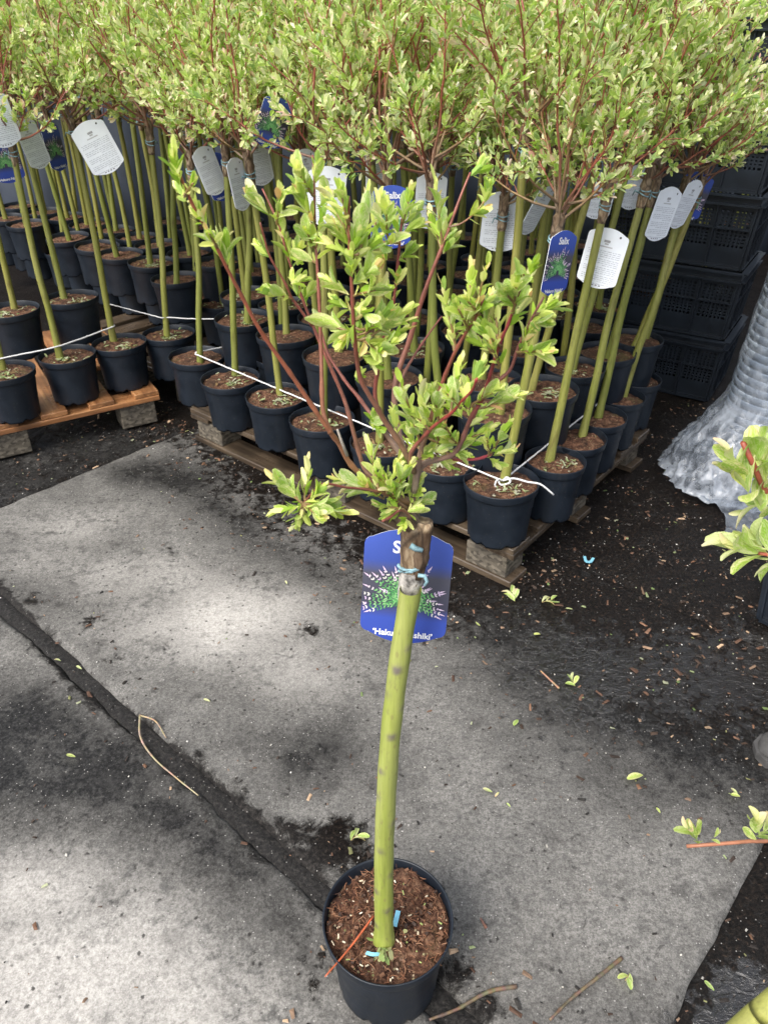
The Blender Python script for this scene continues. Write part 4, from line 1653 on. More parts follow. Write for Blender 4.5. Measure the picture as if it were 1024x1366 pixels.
# ------------------------------------------------------------------ stack of grey pots in cloudy film
wc = Vector((1.335, 2.50, 0))
root = link('wrapped_pot_stack', None, None, wc, (0, R(4), 0), 'leaning column of nested grey pots wrapped in cloudy plastic film', 'wrapped pots')
pb = MB()
pb.lathe([(.098, .0), (.100, .001), (.118, .13), (.1305, .134), (.1325, .150), (.1315, .1525), (.127, .1525), (.116, .132), (.096, .006), (.0, .004)], 48)
nest = pb.mesh('nested_pot', [M_GREYPOT], True, False)
for k in range(38):
    link('nested_pot', nest, root, (random.uniform(-.002, .002), random.uniform(-.002, .002), .06 + k * .0285))
fb = MB()
random.seed(21)
prof = []
H = 64
for i in range(H + 1):
    z = 1.28 * (i / H) ** 1.6
    prof.append(z)
segs = 120
V, F, FC = [], [], []
for i, z in enumerate(prof):
    for k in range(segs):
        th = 2 * math.pi * k / segs
        r = .1350 + .002 * math.sin(z * 220)
        zz = z
        al = .60
        if z < .34:
            f = (1 - z / .34) ** 1.5
            lobes = max(0.0, math.cos((th - R(200)) / 1.35)) if abs((th - R(200) + math.pi) % (2 * math.pi) - math.pi) < R(120) else 0
            rid = 1 - 2 * abs(float(vnoise(np.array([th * 2.2]), np.array([z * 4.0]), 2.2, 3, 3)[0]) - .5) * 2.2
            rid2 = 1 - 2 * abs(float(vnoise(np.array([th * 3.0 + z * 6]), np.array([z * 9.0 + th]), 3.1, 3, 8)[0]) - .5) * 2.2
            r += f * (.045 + .150 * lobes) * (1 + .16 * rid)
            r += min(1, f * 3) * .013 * (rid2 - .3)
            if f > .30:      # the foot bulges back in under itself
                r -= (f - .30) ** 2 * .10 * lobes
            zz = z + .016 * rid * min(1, z / .05)
            al = .60 + .40 * min(1, f * 4)
        else:
            r += .003 * math.sin(7 * th + 14 * z) + .002 * math.sin(17 * th + 3)
        V.append((r * math.cos(th), r * math.sin(th), max(zz, .006)))
        FC.append((al, al, al))
for i in range(H):
    for k in range(segs):
        k2 = (k + 1) % segs
        F.append((i * segs + k, i * segs + k2, (i + 1) * segs + k2, (i + 1) * segs + k))
me = new_mesh('plastic_film', V, F, [M_FILM], None, FC)
link('plastic_film', me, root)
# a loose tail of film lying on the wet floor
V, F = [], []
nu, nv_ = 26, 14
for i in range(nu + 1):
    for j in range(nv_ + 1):
        a, c = i / nu, j / nv_
        x = 1.10 + .55 * a + .05 * math.sin(3 * c)
        y = 2.34 - .28 * c - .10 * a + .03 * math.sin(9 * a)
        z = .016 + .022 * max(0, math.sin(7 * a + 3 * c)) * (1 - c * .5) + .010 * math.sin(13 * c + 8 * a) ** 2
        V.append((x, y, z))
for i in range(nu):
    for j in range(nv_):
        q = i * (nv_ + 1) + j
        F.append((q, q + nv_ + 1, q + nv_ + 2, q + 1))
me = new_mesh('plastic_sheet', V, F, [M_FILM], None, [(.55, .55, .55)] * len(V))
link('plastic_sheet', me, None, label='crumpled tail of plastic film lying on the wet floor', cat='plastic film')

# ------------------------------------------------------------------ boot at the right edge
def boot(p):
    root = link('work_boot', None, None, p, (0, 0, R(6)), 'grey rubber boot toe just entering at the right edge', 'boot')
    b = MB()
    secs = [(0.0, .004, .012, .030), (.010, .026, .018, .040), (.03, .040, .03, .055), (.07, .048, .045, .070), (.12, .049, .06, .085), (.17, .046, .075, .11), (.22, .047, .09, .15), (.27, .042, .09, .15), (.29, .030, .08, .13)]
    V, F = [], []
    sg = 16
    for x, w, zc, h in secs:
        for k in range(sg):
            th = 2 * math.pi * k / sg
            z = .018 + (h - .02) * (.5 + .5 * math.sin(th)) ** .8
            V.append((x, w * math.cos(th) * (1 if math.sin(th) < 0 else .96), z))
    for i in range(len(secs) - 1):
        for k in range(sg):
            k2 = (k + 1) % sg
            F.append((i * sg + k, (i + 1) * sg + k, (i + 1) * sg + k2, i * sg + k2))
    F += [tuple(range(sg)), tuple((len(secs) - 1) * sg + k for k in range(sg - 1, -1, -1))]
    b.add(V, F)
    link('upper', b.mesh('upper', [M_RUBBER], True, False), root)
    s = MB()
    o = [(-.004, 0), (.004, .028), (.03, .046), (.08, .053), (.13, .052), (.18, .046), (.24, .047), (.29, .036), (.302, 0)]
    o = o + [(x, -y) for x, y in o[-2:0:-1]]
    m = len(o)
    for z0, z1, k in ((.0, .012, 1.0), (.0122, .024, 1.02)):
        V = [(.145 + (x - .145) * k, y * k, z0) for x, y in o] + [(.145 + (x - .145) * k, y * k, z1) for x, y in o]
        s.add(V, [tuple(range(m - 1, -1, -1)), tuple(range(m, 2 * m))] + [(i, (i + 1) % m, m + (i + 1) % m, m + i) for i in range(m)])
    link('sole', s.mesh('sole', [M_RUBBER], False, False), root)
    c = MB()
    c.lathe([(.05, .11), (.056, .20), (.060, .30), (.062, .34), (.058, .34), (.055, .28)], 24, centre=(.235, 0))
    link('shaft', c.mesh('shaft', [M_RUBBER], True, False), root)


q = at_z(1008, 1012)
boot(Vector((q.x, q.y, 0.002)))

# ------------------------------------------------------------------ the loose willow in front
random.seed(31)
mb = at_z(512, 1255, .17)
pc = at_z(517, 1225, .185)
main = link('potted_willow', None, None, (pc.x, pc.y, 0.003), (0, 0, 0), 'single potted willow standing alone on the concrete in the foreground, blue label behind its stem', 'potted tree')
MO = Vector(main.location)
mp = link('pot', pot_mesh(9, True), main)
ms = link('soil', soil_mesh(3, 26, 96, .1035, .166, .016), mp)
# fibres and pale chips on the compost
b = MB()
random.seed(8)
for k in range(800):
    r, th = .100 * math.sqrt(random.random()), random.uniform(0, 6.28)
    p = Vector((r * math.cos(th), r * math.sin(th), .170 + random.uniform(-.001, .006)))
    if random.random() < .74:
        L = random.uniform(.005, .016)
        d = Vector((random.uniform(-1, 1), random.uniform(-1, 1), random.uniform(-.25, .35))).normalized() * L
        c = random.choice([(.18, .075, .038), (.23, .105, .055), (.12, .05, .028), (.27, .14, .078), (.08, .036, .022)])
        w = random.uniform(.0003, .0008)
        b.tube([p, p + d * .5 + Vector((random.uniform(-.002, .002), random.uniform(-.002, .002), .001)), p + d], [w, w * 1.2, w * .6], 4, 0, c)
    elif random.random() < .22:
        d = Vector((random.uniform(-1, 1), random.uniform(-1, 1), random.uniform(-.2, .2)))
        x, y, z = frame(d, Vector((random.uniform(-.4, .4), random.uniform(-.4, .4), 1)))
        Mx = Matrix((x, y, z)).transposed().to_4x4()
        Mx.translation = p + Vector((0, 0, .002))
        l, w = random.uniform(.001, .0042), random.uniform(.0006, .0014)
        b.box((-w, -l, -.0006), (w, l, .0006), 0, random.choice([(.62, .52, .36), (.55, .47, .34), (.66, .60, .46), (.30, .36, .12)]), Mx)
    else:
        s_ = random.uniform(.0012, .0042)
        Mx = Matrix.Rotation(random.uniform(0, 3), 4, 'Z') @ Matrix.Rotation(random.uniform(-.5, .5), 4, 'X')
        Mx.translation = p
        b.box((-s_, -s_ * .6, -.0015), (s_, s_ * .6, .0015), 0, random.choice([(.05, .03, .022), (.10, .055, .035), (.16, .08, .045)]), Mx)
link('compost_fibres', b.mesh('compost_fibres', [M_CHIP], False), mp, kind='stuff')
# curled clippings round the foot of the stem
lo = mb - MO
b = MB()
random.seed(12)
for k in range(15):
    th = random.uniform(2.4, 6.6)
    rr = random.uniform(.017, .034)
    p = Vector((lo.x + math.cos(th) * rr, lo.y + math.sin(th) * rr * .8, .174 + random.uniform(0, .006)))
    d = Vector((math.cos(th) + random.uniform(-.8, .8), math.sin(th) + random.uniform(-.8, .8), random.uniform(-.1, .7)))
    x, y, z = frame(d, Vector((random.uniform(-.7, .7), random.uniform(-.7, .7), 1)))
    L = random.uniform(.014, .027)
    P = (T_LOW * np.array([L * .42, L, L * random.uniform(-.4, 1)])) @ np.array([x, y, z]).T + np.array(p)
    b.add(P, F_LOW, 0, random.choice([(.30, .40, .14), (.40, .46, .20), (.24, .33, .12), (.50, .50, .26)]))
link('leaf_litter', b.mesh('leaf_litter', [M_LEAF]), mp, kind='stuff')

# trunk
Yt = mb.y + .012
tp_px = [(512, 1255), (512, 1140), (518, 1014), (526.5, 928), (537, 850), (546, 797), (550, 760), (555, 705)]
dys = [0, .002, .004, .006, .008, .010, .012, .014]
tw_pts = [mb - MO] + [at_y(x, y, mb.y + d) - MO for (x, y), d in list(zip(tp_px, dys))[1:]]
n = 130
seg = 28
pl = spline(tw_pts, n)
Ltot = sum((b2 - a).length for a, b2 in zip(pl, pl[1:]))
gi = next(i for i, p in enumerate(pl) if p.z + MO.z > at_y(541, 800, Yt).z)
random.seed(14)
V, C = [], []
knots = [(.075, 3.7, 1.3), (.135, 5.1, 1.2), (.19, 3.8, 1.4), (.245, 5.5, .9), (.32, 4.3, 1.0), (.39, 5.6, 1.0), (.455, 3.6, .9), (.53, 3.9, 1.2), (.61, 4.75, 1.5), (.675, 5.7, .9), (.757, 4.5, 1.9), (.80, 5.4, .9), (.705, 3.7, .6), (.48, 2.3, .8), (.36, .2, .6), (.6, 1.4, 1)]
tk = gi + 3
for i in range(tk):
    f = i / (n - 1)
    r = .0156 + .003 * max(0, 1 - i / 5) - .0038 * f + .0003 * math.sin(i * .4)
    if i > gi - 5:
        r += .0004 * (i - gi + 5) / 8
    for k in range(seg):
        th = 2 * math.pi * k / seg
        c = Vector((1.14, 1.16, 1.18))
        rr = r
        for kf, kth, am in knots:
            da = (th - kth + math.pi) % (2 * math.pi) - math.pi
            dd = ((f - kf) * Ltot / .0066) ** 2 + (da / .46) ** 2
            if dd < 2.6:
                g = math.exp(-dd * 1.2) * am
                rr *= 1 + .06 * g
                c = c.lerp(Vector((.78, .62, 1.9)) * .8, min(1, g * .9))
        V.append(pl[i] + Vector((math.cos(th), math.sin(th), 0)) * rr)
        C.append(c)
F = [(i * seg + k, i * seg + (k + 1) % seg, (i + 1) * seg + (k + 1) % seg, (i + 1) * seg + k) for i in range(tk - 1) for k in range(seg)]
mt = link('trunk', new_mesh('trunk', V, F, [M_BARK], None, C), main)

# graft: rough union with a sawn stub on the right and flaky wax at the bottom
M_WAX = m_plain('flaky_graft_wax', (.40, .375, .34), .8, .3, .75, 120, .9)
gb = MB()
gp = [at_y(x, y, Yt + .012) - MO for x, y in ((545, 798), (547, 782), (549, 764), (550, 745), (550, 728), (550, 712), (549, 698))]
gpl = spline(gp, 22)
rad = [.0126, .0132, .0138, .0140, .0136, .0130, .0128]
rads = [np.interp(i / 21, np.linspace(0, 1, 7), rad) for i in range(22)]
random.seed(5)
gb.tube(gpl, rads, 26, 0, [(1.5, 1.45, 1.35)] * 10 + [(1.2, 1.15, 1.05)] * 6 + [(.95, .9, .85)] * 6, True, .13)
wx = MB()
ws = 28
Vw = []
for i in range(11):
    for k in range(ws):
        th = 2 * math.pi * k / ws
        f = i / 10
        low_ = .012 * (1 - abs(math.sin((th - 4.71) / 2 + math.pi / 2)) ** .7) if False else -.010 * math.cos(th - 4.9) * (1 - f)
        cpt = gpl[0].lerp(gpl[9], f)
        rr_ = np.interp(f * 9, range(22), rads) * (1.045 + random.uniform(-.03, .03))
        Vw.append(cpt + Vector((math.cos(th) * rr_, math.sin(th) * rr_, low_ + random.uniform(-.0006, .0006))))
wx.add(Vw, [(i * ws + k, i * ws + (k + 1) % ws, (i + 1) * ws + (k + 1) % ws, (i + 1) * ws + k) for i in range(10) for k in range(ws)])
link('graft_wax', wx.mesh('graft_wax', [M_WAX], True, False), mt)
s0 = at_y(560, 742, Yt + .005) - MO
s1 = at_y(565, 695, Yt + .010) - MO
gb.tube(spline([s0 + Vector((-.004, 0, -.03)), s0, s0.lerp(s1, .5), s1], 14), [.007 + .0035 * min(1, i / 5) for i in range(14)], 18, 0, [(.55, .47, .42)] * 12 + [(1.7, 1.6, 1.45)] * 2, True, .16)
gb.tube([gpl[-1], gpl[-1] + Vector((-.012, 0, .012)), gpl[-1] + Vector((-.022, 0, .028))], [.014, .010, .008], 10, 0, (.75, .7, .66), True, .15)
link('graft', gb.mesh('graft', [M_GRAFT]), mt)
tb = MB()
qd = (gpl[12] - gpl[8]).normalized()
qa, qb = Vector((1, 0, 0)), qd.cross(Vector((1, 0, 0))).normalized()
for (ii, tilt, w, a0, a1) in ((9, .6, .0013, 3.4, 6.6), (10, .3, .0018, 3.1, 7.2)):
    c = gpl[ii]
    ths = np.linspace(a0, a1, 22)
    ringp = [c + (qa * math.cos(th) + qb * math.sin(th)) * (rads[ii] * 1.10 + random.uniform(0, .0012)) + qd * (tilt * .012 * math.cos(th + 1) + random.uniform(-.001, .001)) for th in ths]
    tb.tube(ringp, [w * random.uniform(.5, 1.35) for _ in ringp], 6, 0, (1, 1, 1), True)
c = gpl[10] + Vector((.006, -.022, 0))
tb.tube([c, c + Vector((.007, -.002, .001)), c + Vector((.010, -.002, -.007)), c + Vector((.007, -.002, -.013))], [.0026, .0024, .002, .0015], 6)
c = gpl[18] + Vector((-.003, -.021, 0))
tb.tube([c, c + Vector((.006, -.002, -.003)), c + Vector((.013, -.001, -.006))], [.0036, .0032, .0026], 6)
link('grafting_tape', tb.mesh('grafting_tape', [M_TAPE], True, False), main, kind='stuff')

# branches (outlined from the photo, given depth off the trunk's plane)
YB = Yt + .012
RED, BRN, ORG, GRY = (.24, .075, .055), (.22, .14, .09), (.30, .13, .07), (.30, .24, .19)
BR = {
    # name: px polyline, depth offset along it (start, end), radius (start, end), colours
    'b1': ([(548, 672), (510, 655), (470, 622), (452, 592), (440, 576), (412, 535), (385, 495), (360, 460), (342, 432), (320, 390), (303, 358), (285, 322), (262, 283), (245, 245), (232, 212)], 0, -.10, .0064, .0018, (.27, .16, .085), (.31, .095, .055)),
    'b1b': ([(441, 578), (431, 549), (429, 500), (428, 464), (426, 410), (423, 352), (420, 295), (419, 240), (417, 207)], -.03, .05, .0042, .0014, ORG, RED),
    'b2': ([(546, 668), (520, 655), (492, 633), (483, 618), (467, 560), (458, 530), (437, 481), (423, 448), (404, 400), (385, 346), (372, 300), (361, 275), (350, 252)], 0, .07, .0058, .0015, BRN, RED),
    'b2b': ([(416, 434), (402, 415), (389, 397), (381, 379), (360, 342), (352, 315), (347, 297)], .03, .01, .0026, .0012, RED, RED),
    'b3': ([(548, 625), (530, 600), (505, 565), (494, 552), (478, 530), (463, 512), (450, 493), (437, 471), (428, 440)], .02, .09, .0056, .0018, GRY, RED),
    'b4': ([(550, 622), (533, 591), (512, 560), (505, 547), (491, 525), (480, 503), (474, 464), (471, 425), (469, 380), (466, 330), (465, 262)], -.01, -.05, .0056, .0017, BRN, RED),
    'b5': ([(503, 545), (500, 520), (508, 470), (517, 430), (525, 400), (530, 355), (534, 311), (537, 290)], .0, .03, .0038, .0018, RED, (.28, .06, .06)),
    'b6': ([(551, 660), (548, 630), (538, 602), (530, 570), (526, 540), (529, 503), (546, 453), (568, 384), (589, 330), (602, 295), (614, 262), (627, 230)], .02, .11, .0080, .0016, GRY, (.30, .10, .07)),
    'b6b': ([(598, 303), (615, 298), (632, 285), (646, 268)], .085, .08, .0016, .0010, BRN, ORG),
    'b7': ([(531, 535), (537, 503), (552, 475), (570, 448), (589, 422)], .03, .12, .0034, .0013, BRN, RED),
    'b8': ([(553, 655), (556, 625), (566, 585), (578, 548), (591, 508), (600, 485), (609, 465), (622, 443), (634, 424), (645, 397)], -.01, -.07, .0062, .0017, GRY, RED),
    'b9': ([(553, 650), (562, 622), (584, 613), (604, 606), (614, 592), (622, 572), (629, 556), (645, 528), (656, 492), (666, 459), (678, 431), (690, 395), (699, 362)], 0, -.09, .0058, .0016, GRY, (.22, .04, .045)),
    'b10': ([(647, 526), (662, 510), (680, 493), (690, 465), (699, 445), (713, 417), (725, 396)], -.055, -.04, .0034, .0014, RED, (.16, .05, .04)),
    'b11': ([(592, 612), (612, 613), (637, 612), (655, 606)], 0, -.04, .0034, .0022, RED, (.30, .05, .07)),
    'b12': ([(552, 630), (548, 605), (568, 579), (585, 563), (602, 551), (616, 535), (629, 521), (636, 505)], -.02, -.12, .0042, .0016, BRN, (.33, .05, .045)),
    'b13': ([(545, 680), (515, 660), (490, 653), (460, 650), (432, 645), (418, 656), (404, 672)], -.01, -.10, .0034, .0014, BRN, RED),
    'b14': ([(548, 690), (535, 680), (520, 690), (510, 695)], -.02, -.05, .0034, .0022, BRN, RED),
}
BOBJ, BPTS = {}, []
for nm, (px, d0, d1, r0, r1, ca, cb) in BR.items():
    m = len(px)
    pts = []
    for i, (x, y) in enumerate(px):
        f = i / (m - 1)
        pts.append(at_y(x, y, YB + d0 + (d1 - d0) * f) - MO)
    pl = spline(pts, max(14, m * 4))
    k = len(pl)
    bb = MB()
    rd = [(.54 if nm in ('b1', 'b2') else .62) * (r0 + (r1 - r0) * (i / (k - 1)) ** .8) * (1 + (.22 if i % 6 == 0 else 0)) for i in range(k)]
    cl = [tuple(a + (c2 - a) * min(1, (i / (k - 1)) * 1.8) for a, c2 in zip(ca, cb)) for i in range(k)]
    bb.tube(pl, rd, 9, 0, cl, True, .05)
    BOBJ[nm] = link('branch', bb.mesh('branch', [M_TWIG]), main)
    for i in range(k):
        w = MO + pl[i]
        d = w - EYE
        zz = d.dot(FW)
        BPTS.append((512 + FPX * d.x / zz, 683 - FPX * d.dot(UP) / zz, w.y, nm))
# dead twig stub
bb = MB()
bb.tube([at_y(463, 608, YB - .05) - MO, at_y(456, 590, YB - .05) - MO, at_y(450, 573, YB - .06) - MO], [.0016, .0014, .0010], 6, 0, (.42, .38, .33))
link('branch', bb.mesh('branch', [M_TWIG]), main)

# ---- leaves: shared meshes, one object per leaf
def leaf_mesh(seed, col, rim, wr, curl, fold, young=False):
    random.seed(seed)
    nu, nv = 4, 7
    V, C, U = [], [], []
    for j in range(nv + 1):
        t = j / nv
        w = (math.sin(math.pi * (t * .93 + .015) ** 1.28) ** .58) * .5 * wr
        if j == 0:
            w = .04 * wr
        if j == nv:
            w = .30 * wr * .5
        for i in range(nu + 1):
            s = -1 + 2 * i / nu
            x = s * w
            z = curl * (t - t * t * 1.9) * .5 + abs(s) * w * fold + .012 * math.sin(5 * t + 3 * s + seed) * abs(s)
            V.append((x, t, z))
            U.append((.5 + s * .5, t))
            e = abs(s) ** 1.5
            c = Vector(col).lerp(Vector(rim), e * .8)
            if young:
                c = c.lerp(Vector(PINKS[seed % 3]) * 1.08, max(0, t - .3) * 1.25)
            C.append(c)
    F = []
    for j in range(nv):
        for i in range(nu):
            a = j * (nu + 1) + i
            F.append((a, a + 1, a + nu + 2, a + nu + 1))
    return new_mesh('leaf', V, F, [M_LEAF_FINE], None, C, True, U)


random.seed(77)
LEAF = []
for i in range(10):
    g = GREENS[i % 5] * np.array([1.08, 1.22, .62])
    LEAF.append(leaf_mesh(i, tuple(g), tuple(g * .15 + PALES[i % 3] * .95), random.uniform(.38, .50), random.uniform(-.45, .5), random.uniform(.1, .75)))
YOUNG = []
for i in range(6):
    g = (PALES[i % 3] * .70 + GREENS[1] * .30) * 1.1
    YOUNG.append(leaf_mesh(40 + i, tuple(g), tuple(PALES[(i + 1) % 3] * 1.05), random.uniform(.30, .40), random.uniform(.2, .7), random.uniform(.5, 1.0), i % 3 != 2))

LEAF_BUDGET = [300]
rest_specs = []


def place_leaf(parent, origin, spec, plain_tree_count):
    o, d, n, L, yg = spec
    x, y, z = frame(d, n)
    Mx = Matrix((x, y, z)).transposed().to_4x4()
    me = random.choice(YOUNG) if (yg > .62 and random.random() < .75) or random.random() < .06 else random.choice(LEAF)
    ob = link('leaf', me, parent, o - origin, Mx.to_euler())
    w = random.uniform(.85, 1.2)
    ob.scale = (L * w, L, L)
    return ob


# shoots: (base px, tip px, number of leaves, leaf length m)
SH = [
    ((240, 250), (231, 205), 7, .046), ((246, 262), (262, 238), 4, .034), ((252, 272), (236, 250), 4, .036), ((272, 302), (262, 275), 4, .036), ((277, 300), (264, 288), 3, .030),
    ((300, 352), (284, 318), 7, .048), ((304, 360), (300, 318), 6, .046), ((290, 330), (275, 305), 3, .036),
    ((362, 290), (336, 262), 6, .058), ((369, 300), (374, 258), 6, .048), ((382, 340), (374, 296), 8, .052), ((390, 360), (384, 320), 5, .042), ((388, 398), (350, 388), 8, .044), ((398, 400), (392, 372), 6, .042),
    ((418, 262), (396, 225), 6, .058), ((418, 250), (424, 212), 6, .044), ((421, 300), (396, 252), 7, .052), ((422, 318), (432, 280), 5, .042), ((424, 352), (398, 338), 6, .048), ((424, 340), (420, 308), 5, .042), ((409, 415), (404, 390), 5, .036),
    ((465, 315), (438, 262), 6, .056), ((465, 300), (453, 250), 5, .048), ((466, 330), (447, 305), 7, .048), ((467, 345), (478, 315), 7, .044), ((467, 350), (505, 318), 7, .046), ((480, 335), (490, 258), 6, .056), ((500, 318), (508, 262), 6, .054),
    ((533, 318), (520, 275), 6, .046), ((536, 300), (547, 258), 6, .050), ((537, 300), (556, 280), 5, .044), ((518, 318), (514, 270), 6, .046), ((510, 330), (522, 322), 5, .054),
    ((469, 380), (500, 358), 7, .052), ((470, 395), (512, 384), 6, .052), ((470, 372), (466, 345), 5, .04), ((470, 415), (446, 400), 5, .052), ((472, 430), (488, 405), 6, .044), ((473, 445), (430, 430), 5, .070), ((475, 455), (470, 420), 5, .042),
    ((485, 445), (520, 415), 7, .056), ((492, 450), (545, 412), 6, .052), ((480, 480), (478, 448), 5, .048), ((485, 472), (530, 456), 7, .050), ((500, 462), (540, 440), 6, .046), ((473, 508), (482, 500), 5, .034),
    ((524, 408), (512, 376), 5, .038), ((528, 385), (532, 360), 4, .036),
    ((590, 330), (580, 240), 7, .056), ((588, 332), (574, 285), 6, .046), ((592, 322), (594, 290), 5, .044), ((626, 236), (648, 215), 8, .040), ((644, 275), (652, 250), 8, .046), ((622, 290), (642, 282), 4, .05),
    ((608, 465), (590, 380), 8, .046), ((606, 470), (598, 408), 7, .046), ((622, 443), (628, 358), 7, .046), ((630, 428), (650, 350), 7, .048), ((625, 440), (606, 402), 6, .044), ((640, 410), (655, 400), 6, .046),
    ((654, 470), (640, 395), 7, .050), ((664, 462), (660, 392), 7, .050), ((684, 420), (690, 365), 7, .052), ((676, 440), (700, 402), 7, .050), ((700, 442), (738, 395), 7, .046), ((712, 420), (748, 408), 7, .050), ((688, 470), (735, 468), 8, .050), ((690, 470), (706, 440), 6, .044), ((666, 490), (652, 455), 6, .042), ((668, 462), (640, 440), 5, .044),
    ((560, 590), (534, 508), 8, .054), ((566, 582), (562, 512), 8, .054), ((585, 563), (578, 520), 7, .048), ((600, 552), (612, 485), 7, .046), ((616, 540), (640, 490), 8, .050), ((618, 560), (600, 540), 6, .048), ((622, 572), (654, 545), 7, .048), ((640, 545), (692, 528), 8, .054), ((606, 590), (590, 560), 6, .046), ((612, 596), (596, 585), 6, .048), ((598, 606), (570, 575), 6, .042), ((628, 560), (616, 520), 6, .044),
    ((652, 608), (648, 575), 6, .042), ((654, 606), (678, 565), 7, .042), ((654, 608), (684, 600), 7, .044), ((650, 610), (666, 622), 5, .040),
    ((548, 600), (548, 568), 6, .044), ((530, 585), (524, 545), 5, .044), ((500, 572), (498, 552), 7, .036), ((488, 560), (508, 575), 5, .040),
    ((505, 655), (492, 592), 7, .052), ((515, 660), (532, 612), 6, .054), ((495, 653), (450, 640), 6, .062), ((520, 665), (548, 618), 6, .052), ((540, 672), (508, 640), 6, .056), ((530, 675), (520, 650), 6, .046), ((545, 665), (562, 655), 6, .042), ((540, 685), (556, 678), 6, .040), ((535, 682), (516, 690), 5, .038), ((542, 690), (536, 704), 5, .036), ((500, 660), (474, 655), 5, .05),
    ((404, 672), (368, 640), 7, .052), ((406, 668), (410, 620), 6, .050), ((404, 674), (368, 684), 7, .046), ((408, 672), (455, 684), 6, .058), ((406, 676), (400, 700), 5, .044), ((404, 670), (388, 650), 5, .042), ((412, 668), (432, 650), 5, .046),
    ((473, 430), (455, 455), 5, .046),
    ((478, 470), (500, 488), 5, .046),
    ((485, 455), (512, 472), 5, .046),
    ((468, 395), (440, 376), 5, .046),
    ((466, 340), (430, 322), 5, .046),
    ((470, 410), (497, 426), 5, .046),
    ((515, 330), (505, 348), 5, .046),
    ((537, 310), (560, 300), 5, .046),
    ((530, 350), (546, 336), 5, .046),
    ((480, 440), (548, 428), 5, .046),
    ((575, 575), (545, 545), 5, .046),
    ((560, 600), (535, 568), 5, .046),
    ((595, 600), (625, 608), 5, .046),
    ((604, 600), (642, 590), 5, .046),
    ((612, 590), (656, 572), 5, .046),
    ((585, 590), (566, 545), 5, .046),
    ((615, 545), (590, 518), 5, .046),
    ((570, 595), (606, 626), 5, .046),
    ((630, 540), (666, 518), 5, .046),
    ((556, 615), (575, 600), 5, .046),
    ((510, 665), (480, 640), 5, .046),
    ((525, 670), (505, 620), 5, .046),
    ((535, 660), (560, 640), 5, .046),
    ((515, 655), (468, 636), 5, .046),
    ((540, 680), (500, 672), 5, .046),
    ((545, 675), (575, 668), 5, .046),
    ((530, 640), (545, 600), 5, .046),
    ((404, 672), (394, 702), 5, .046),
    ((404, 672), (430, 692), 5, .046),
    ((404, 670), (440, 668), 5, .046),
    ((404, 400), (420, 384), 5, .046),
    ((384, 345), (400, 330), 5, .046),
    ((386, 380), (410, 372), 5, .046),
    ((362, 345), (345, 330), 5, .046),
    ((640, 420), (618, 395), 5, .046),
    ((655, 470), (625, 450), 5, .046),
    ((690, 410), (670, 386), 5, .046),
    ((700, 380), (714, 350), 5, .046),
    ((705, 430), (730, 430), 5, .046),
    ((590, 340), (604, 320), 5, .046),
    ((421, 280), (440, 262), 5, .046),
    ((418, 330), (408, 305), 5, .046),
]
random.seed(4)
nleaf = 0
allspecs = []
for (bx, by), (tx, ty), nl, L in SH:
    q = min(BPTS, key=lambda p: (p[0] - bx) ** 2 + (p[1] - by) ** 2)
    Y0 = q[2]
    o = at_y(bx, by, Y0)
    e = at_y(tx, ty, Y0 + random.uniform(-.03, .03))
    d = e - o
    nd = d.length
    bpar = BOBJ[q[3]]
    if nd > .03:
        qq = at_y(q[0], q[1], Y0)
        tb_ = MB()
        tb_.tube(spline([qq - MO, o - MO, o.lerp(e, .75) - MO], 8), [.0016, .0015, .0014, .0013, .0012, .0011, .0010, .0009], 5, 0, (.26, .17, .07))
        link('shoot', tb_.mesh('shoot', [M_TWIG]), bpar)
    nl2 = nl + 6
    sp = leaf_specs(o + d * .06, d, nl2, L * .365, True, (16, 52), nd * .97 / nl2, (.6, 1.3))
    allspecs += [(bpar, s) for s in sp]
random.shuffle(allspecs)
allspecs.sort(key=lambda a: -a[1][3])
for i, (bp, s) in enumerate(allspecs):
    if i < 300:
        place_leaf(bp, MO, s, 0)
    else:
        rest_specs.append((s[0] - MO, *s[1:]))
Vr, Fr, Cr = leaves_arrays(rest_specs, .36)
link('small_leaves', new_mesh('small_leaves', Vr, Fr, [M_LEAF], None, np.minimum(Cr * np.array([1.3, 1.3, .9]), .85), False), main, kind='stuff')
print('MAIN LEAVES', len(allspecs))

# its label
tc = at_y(541, 784, Yt + .052)
upv = (at_y(548, 720, Yt + .064) - at_y(538, 850, Yt + .034)).normalized()
nv = (EYE - tc).normalized() + Vector((-.05, 0, .0))
plant_label(tc, upv, nv, 'blue label with white lettering and shrub picture behind the foreground stem', 1.03, None, None)

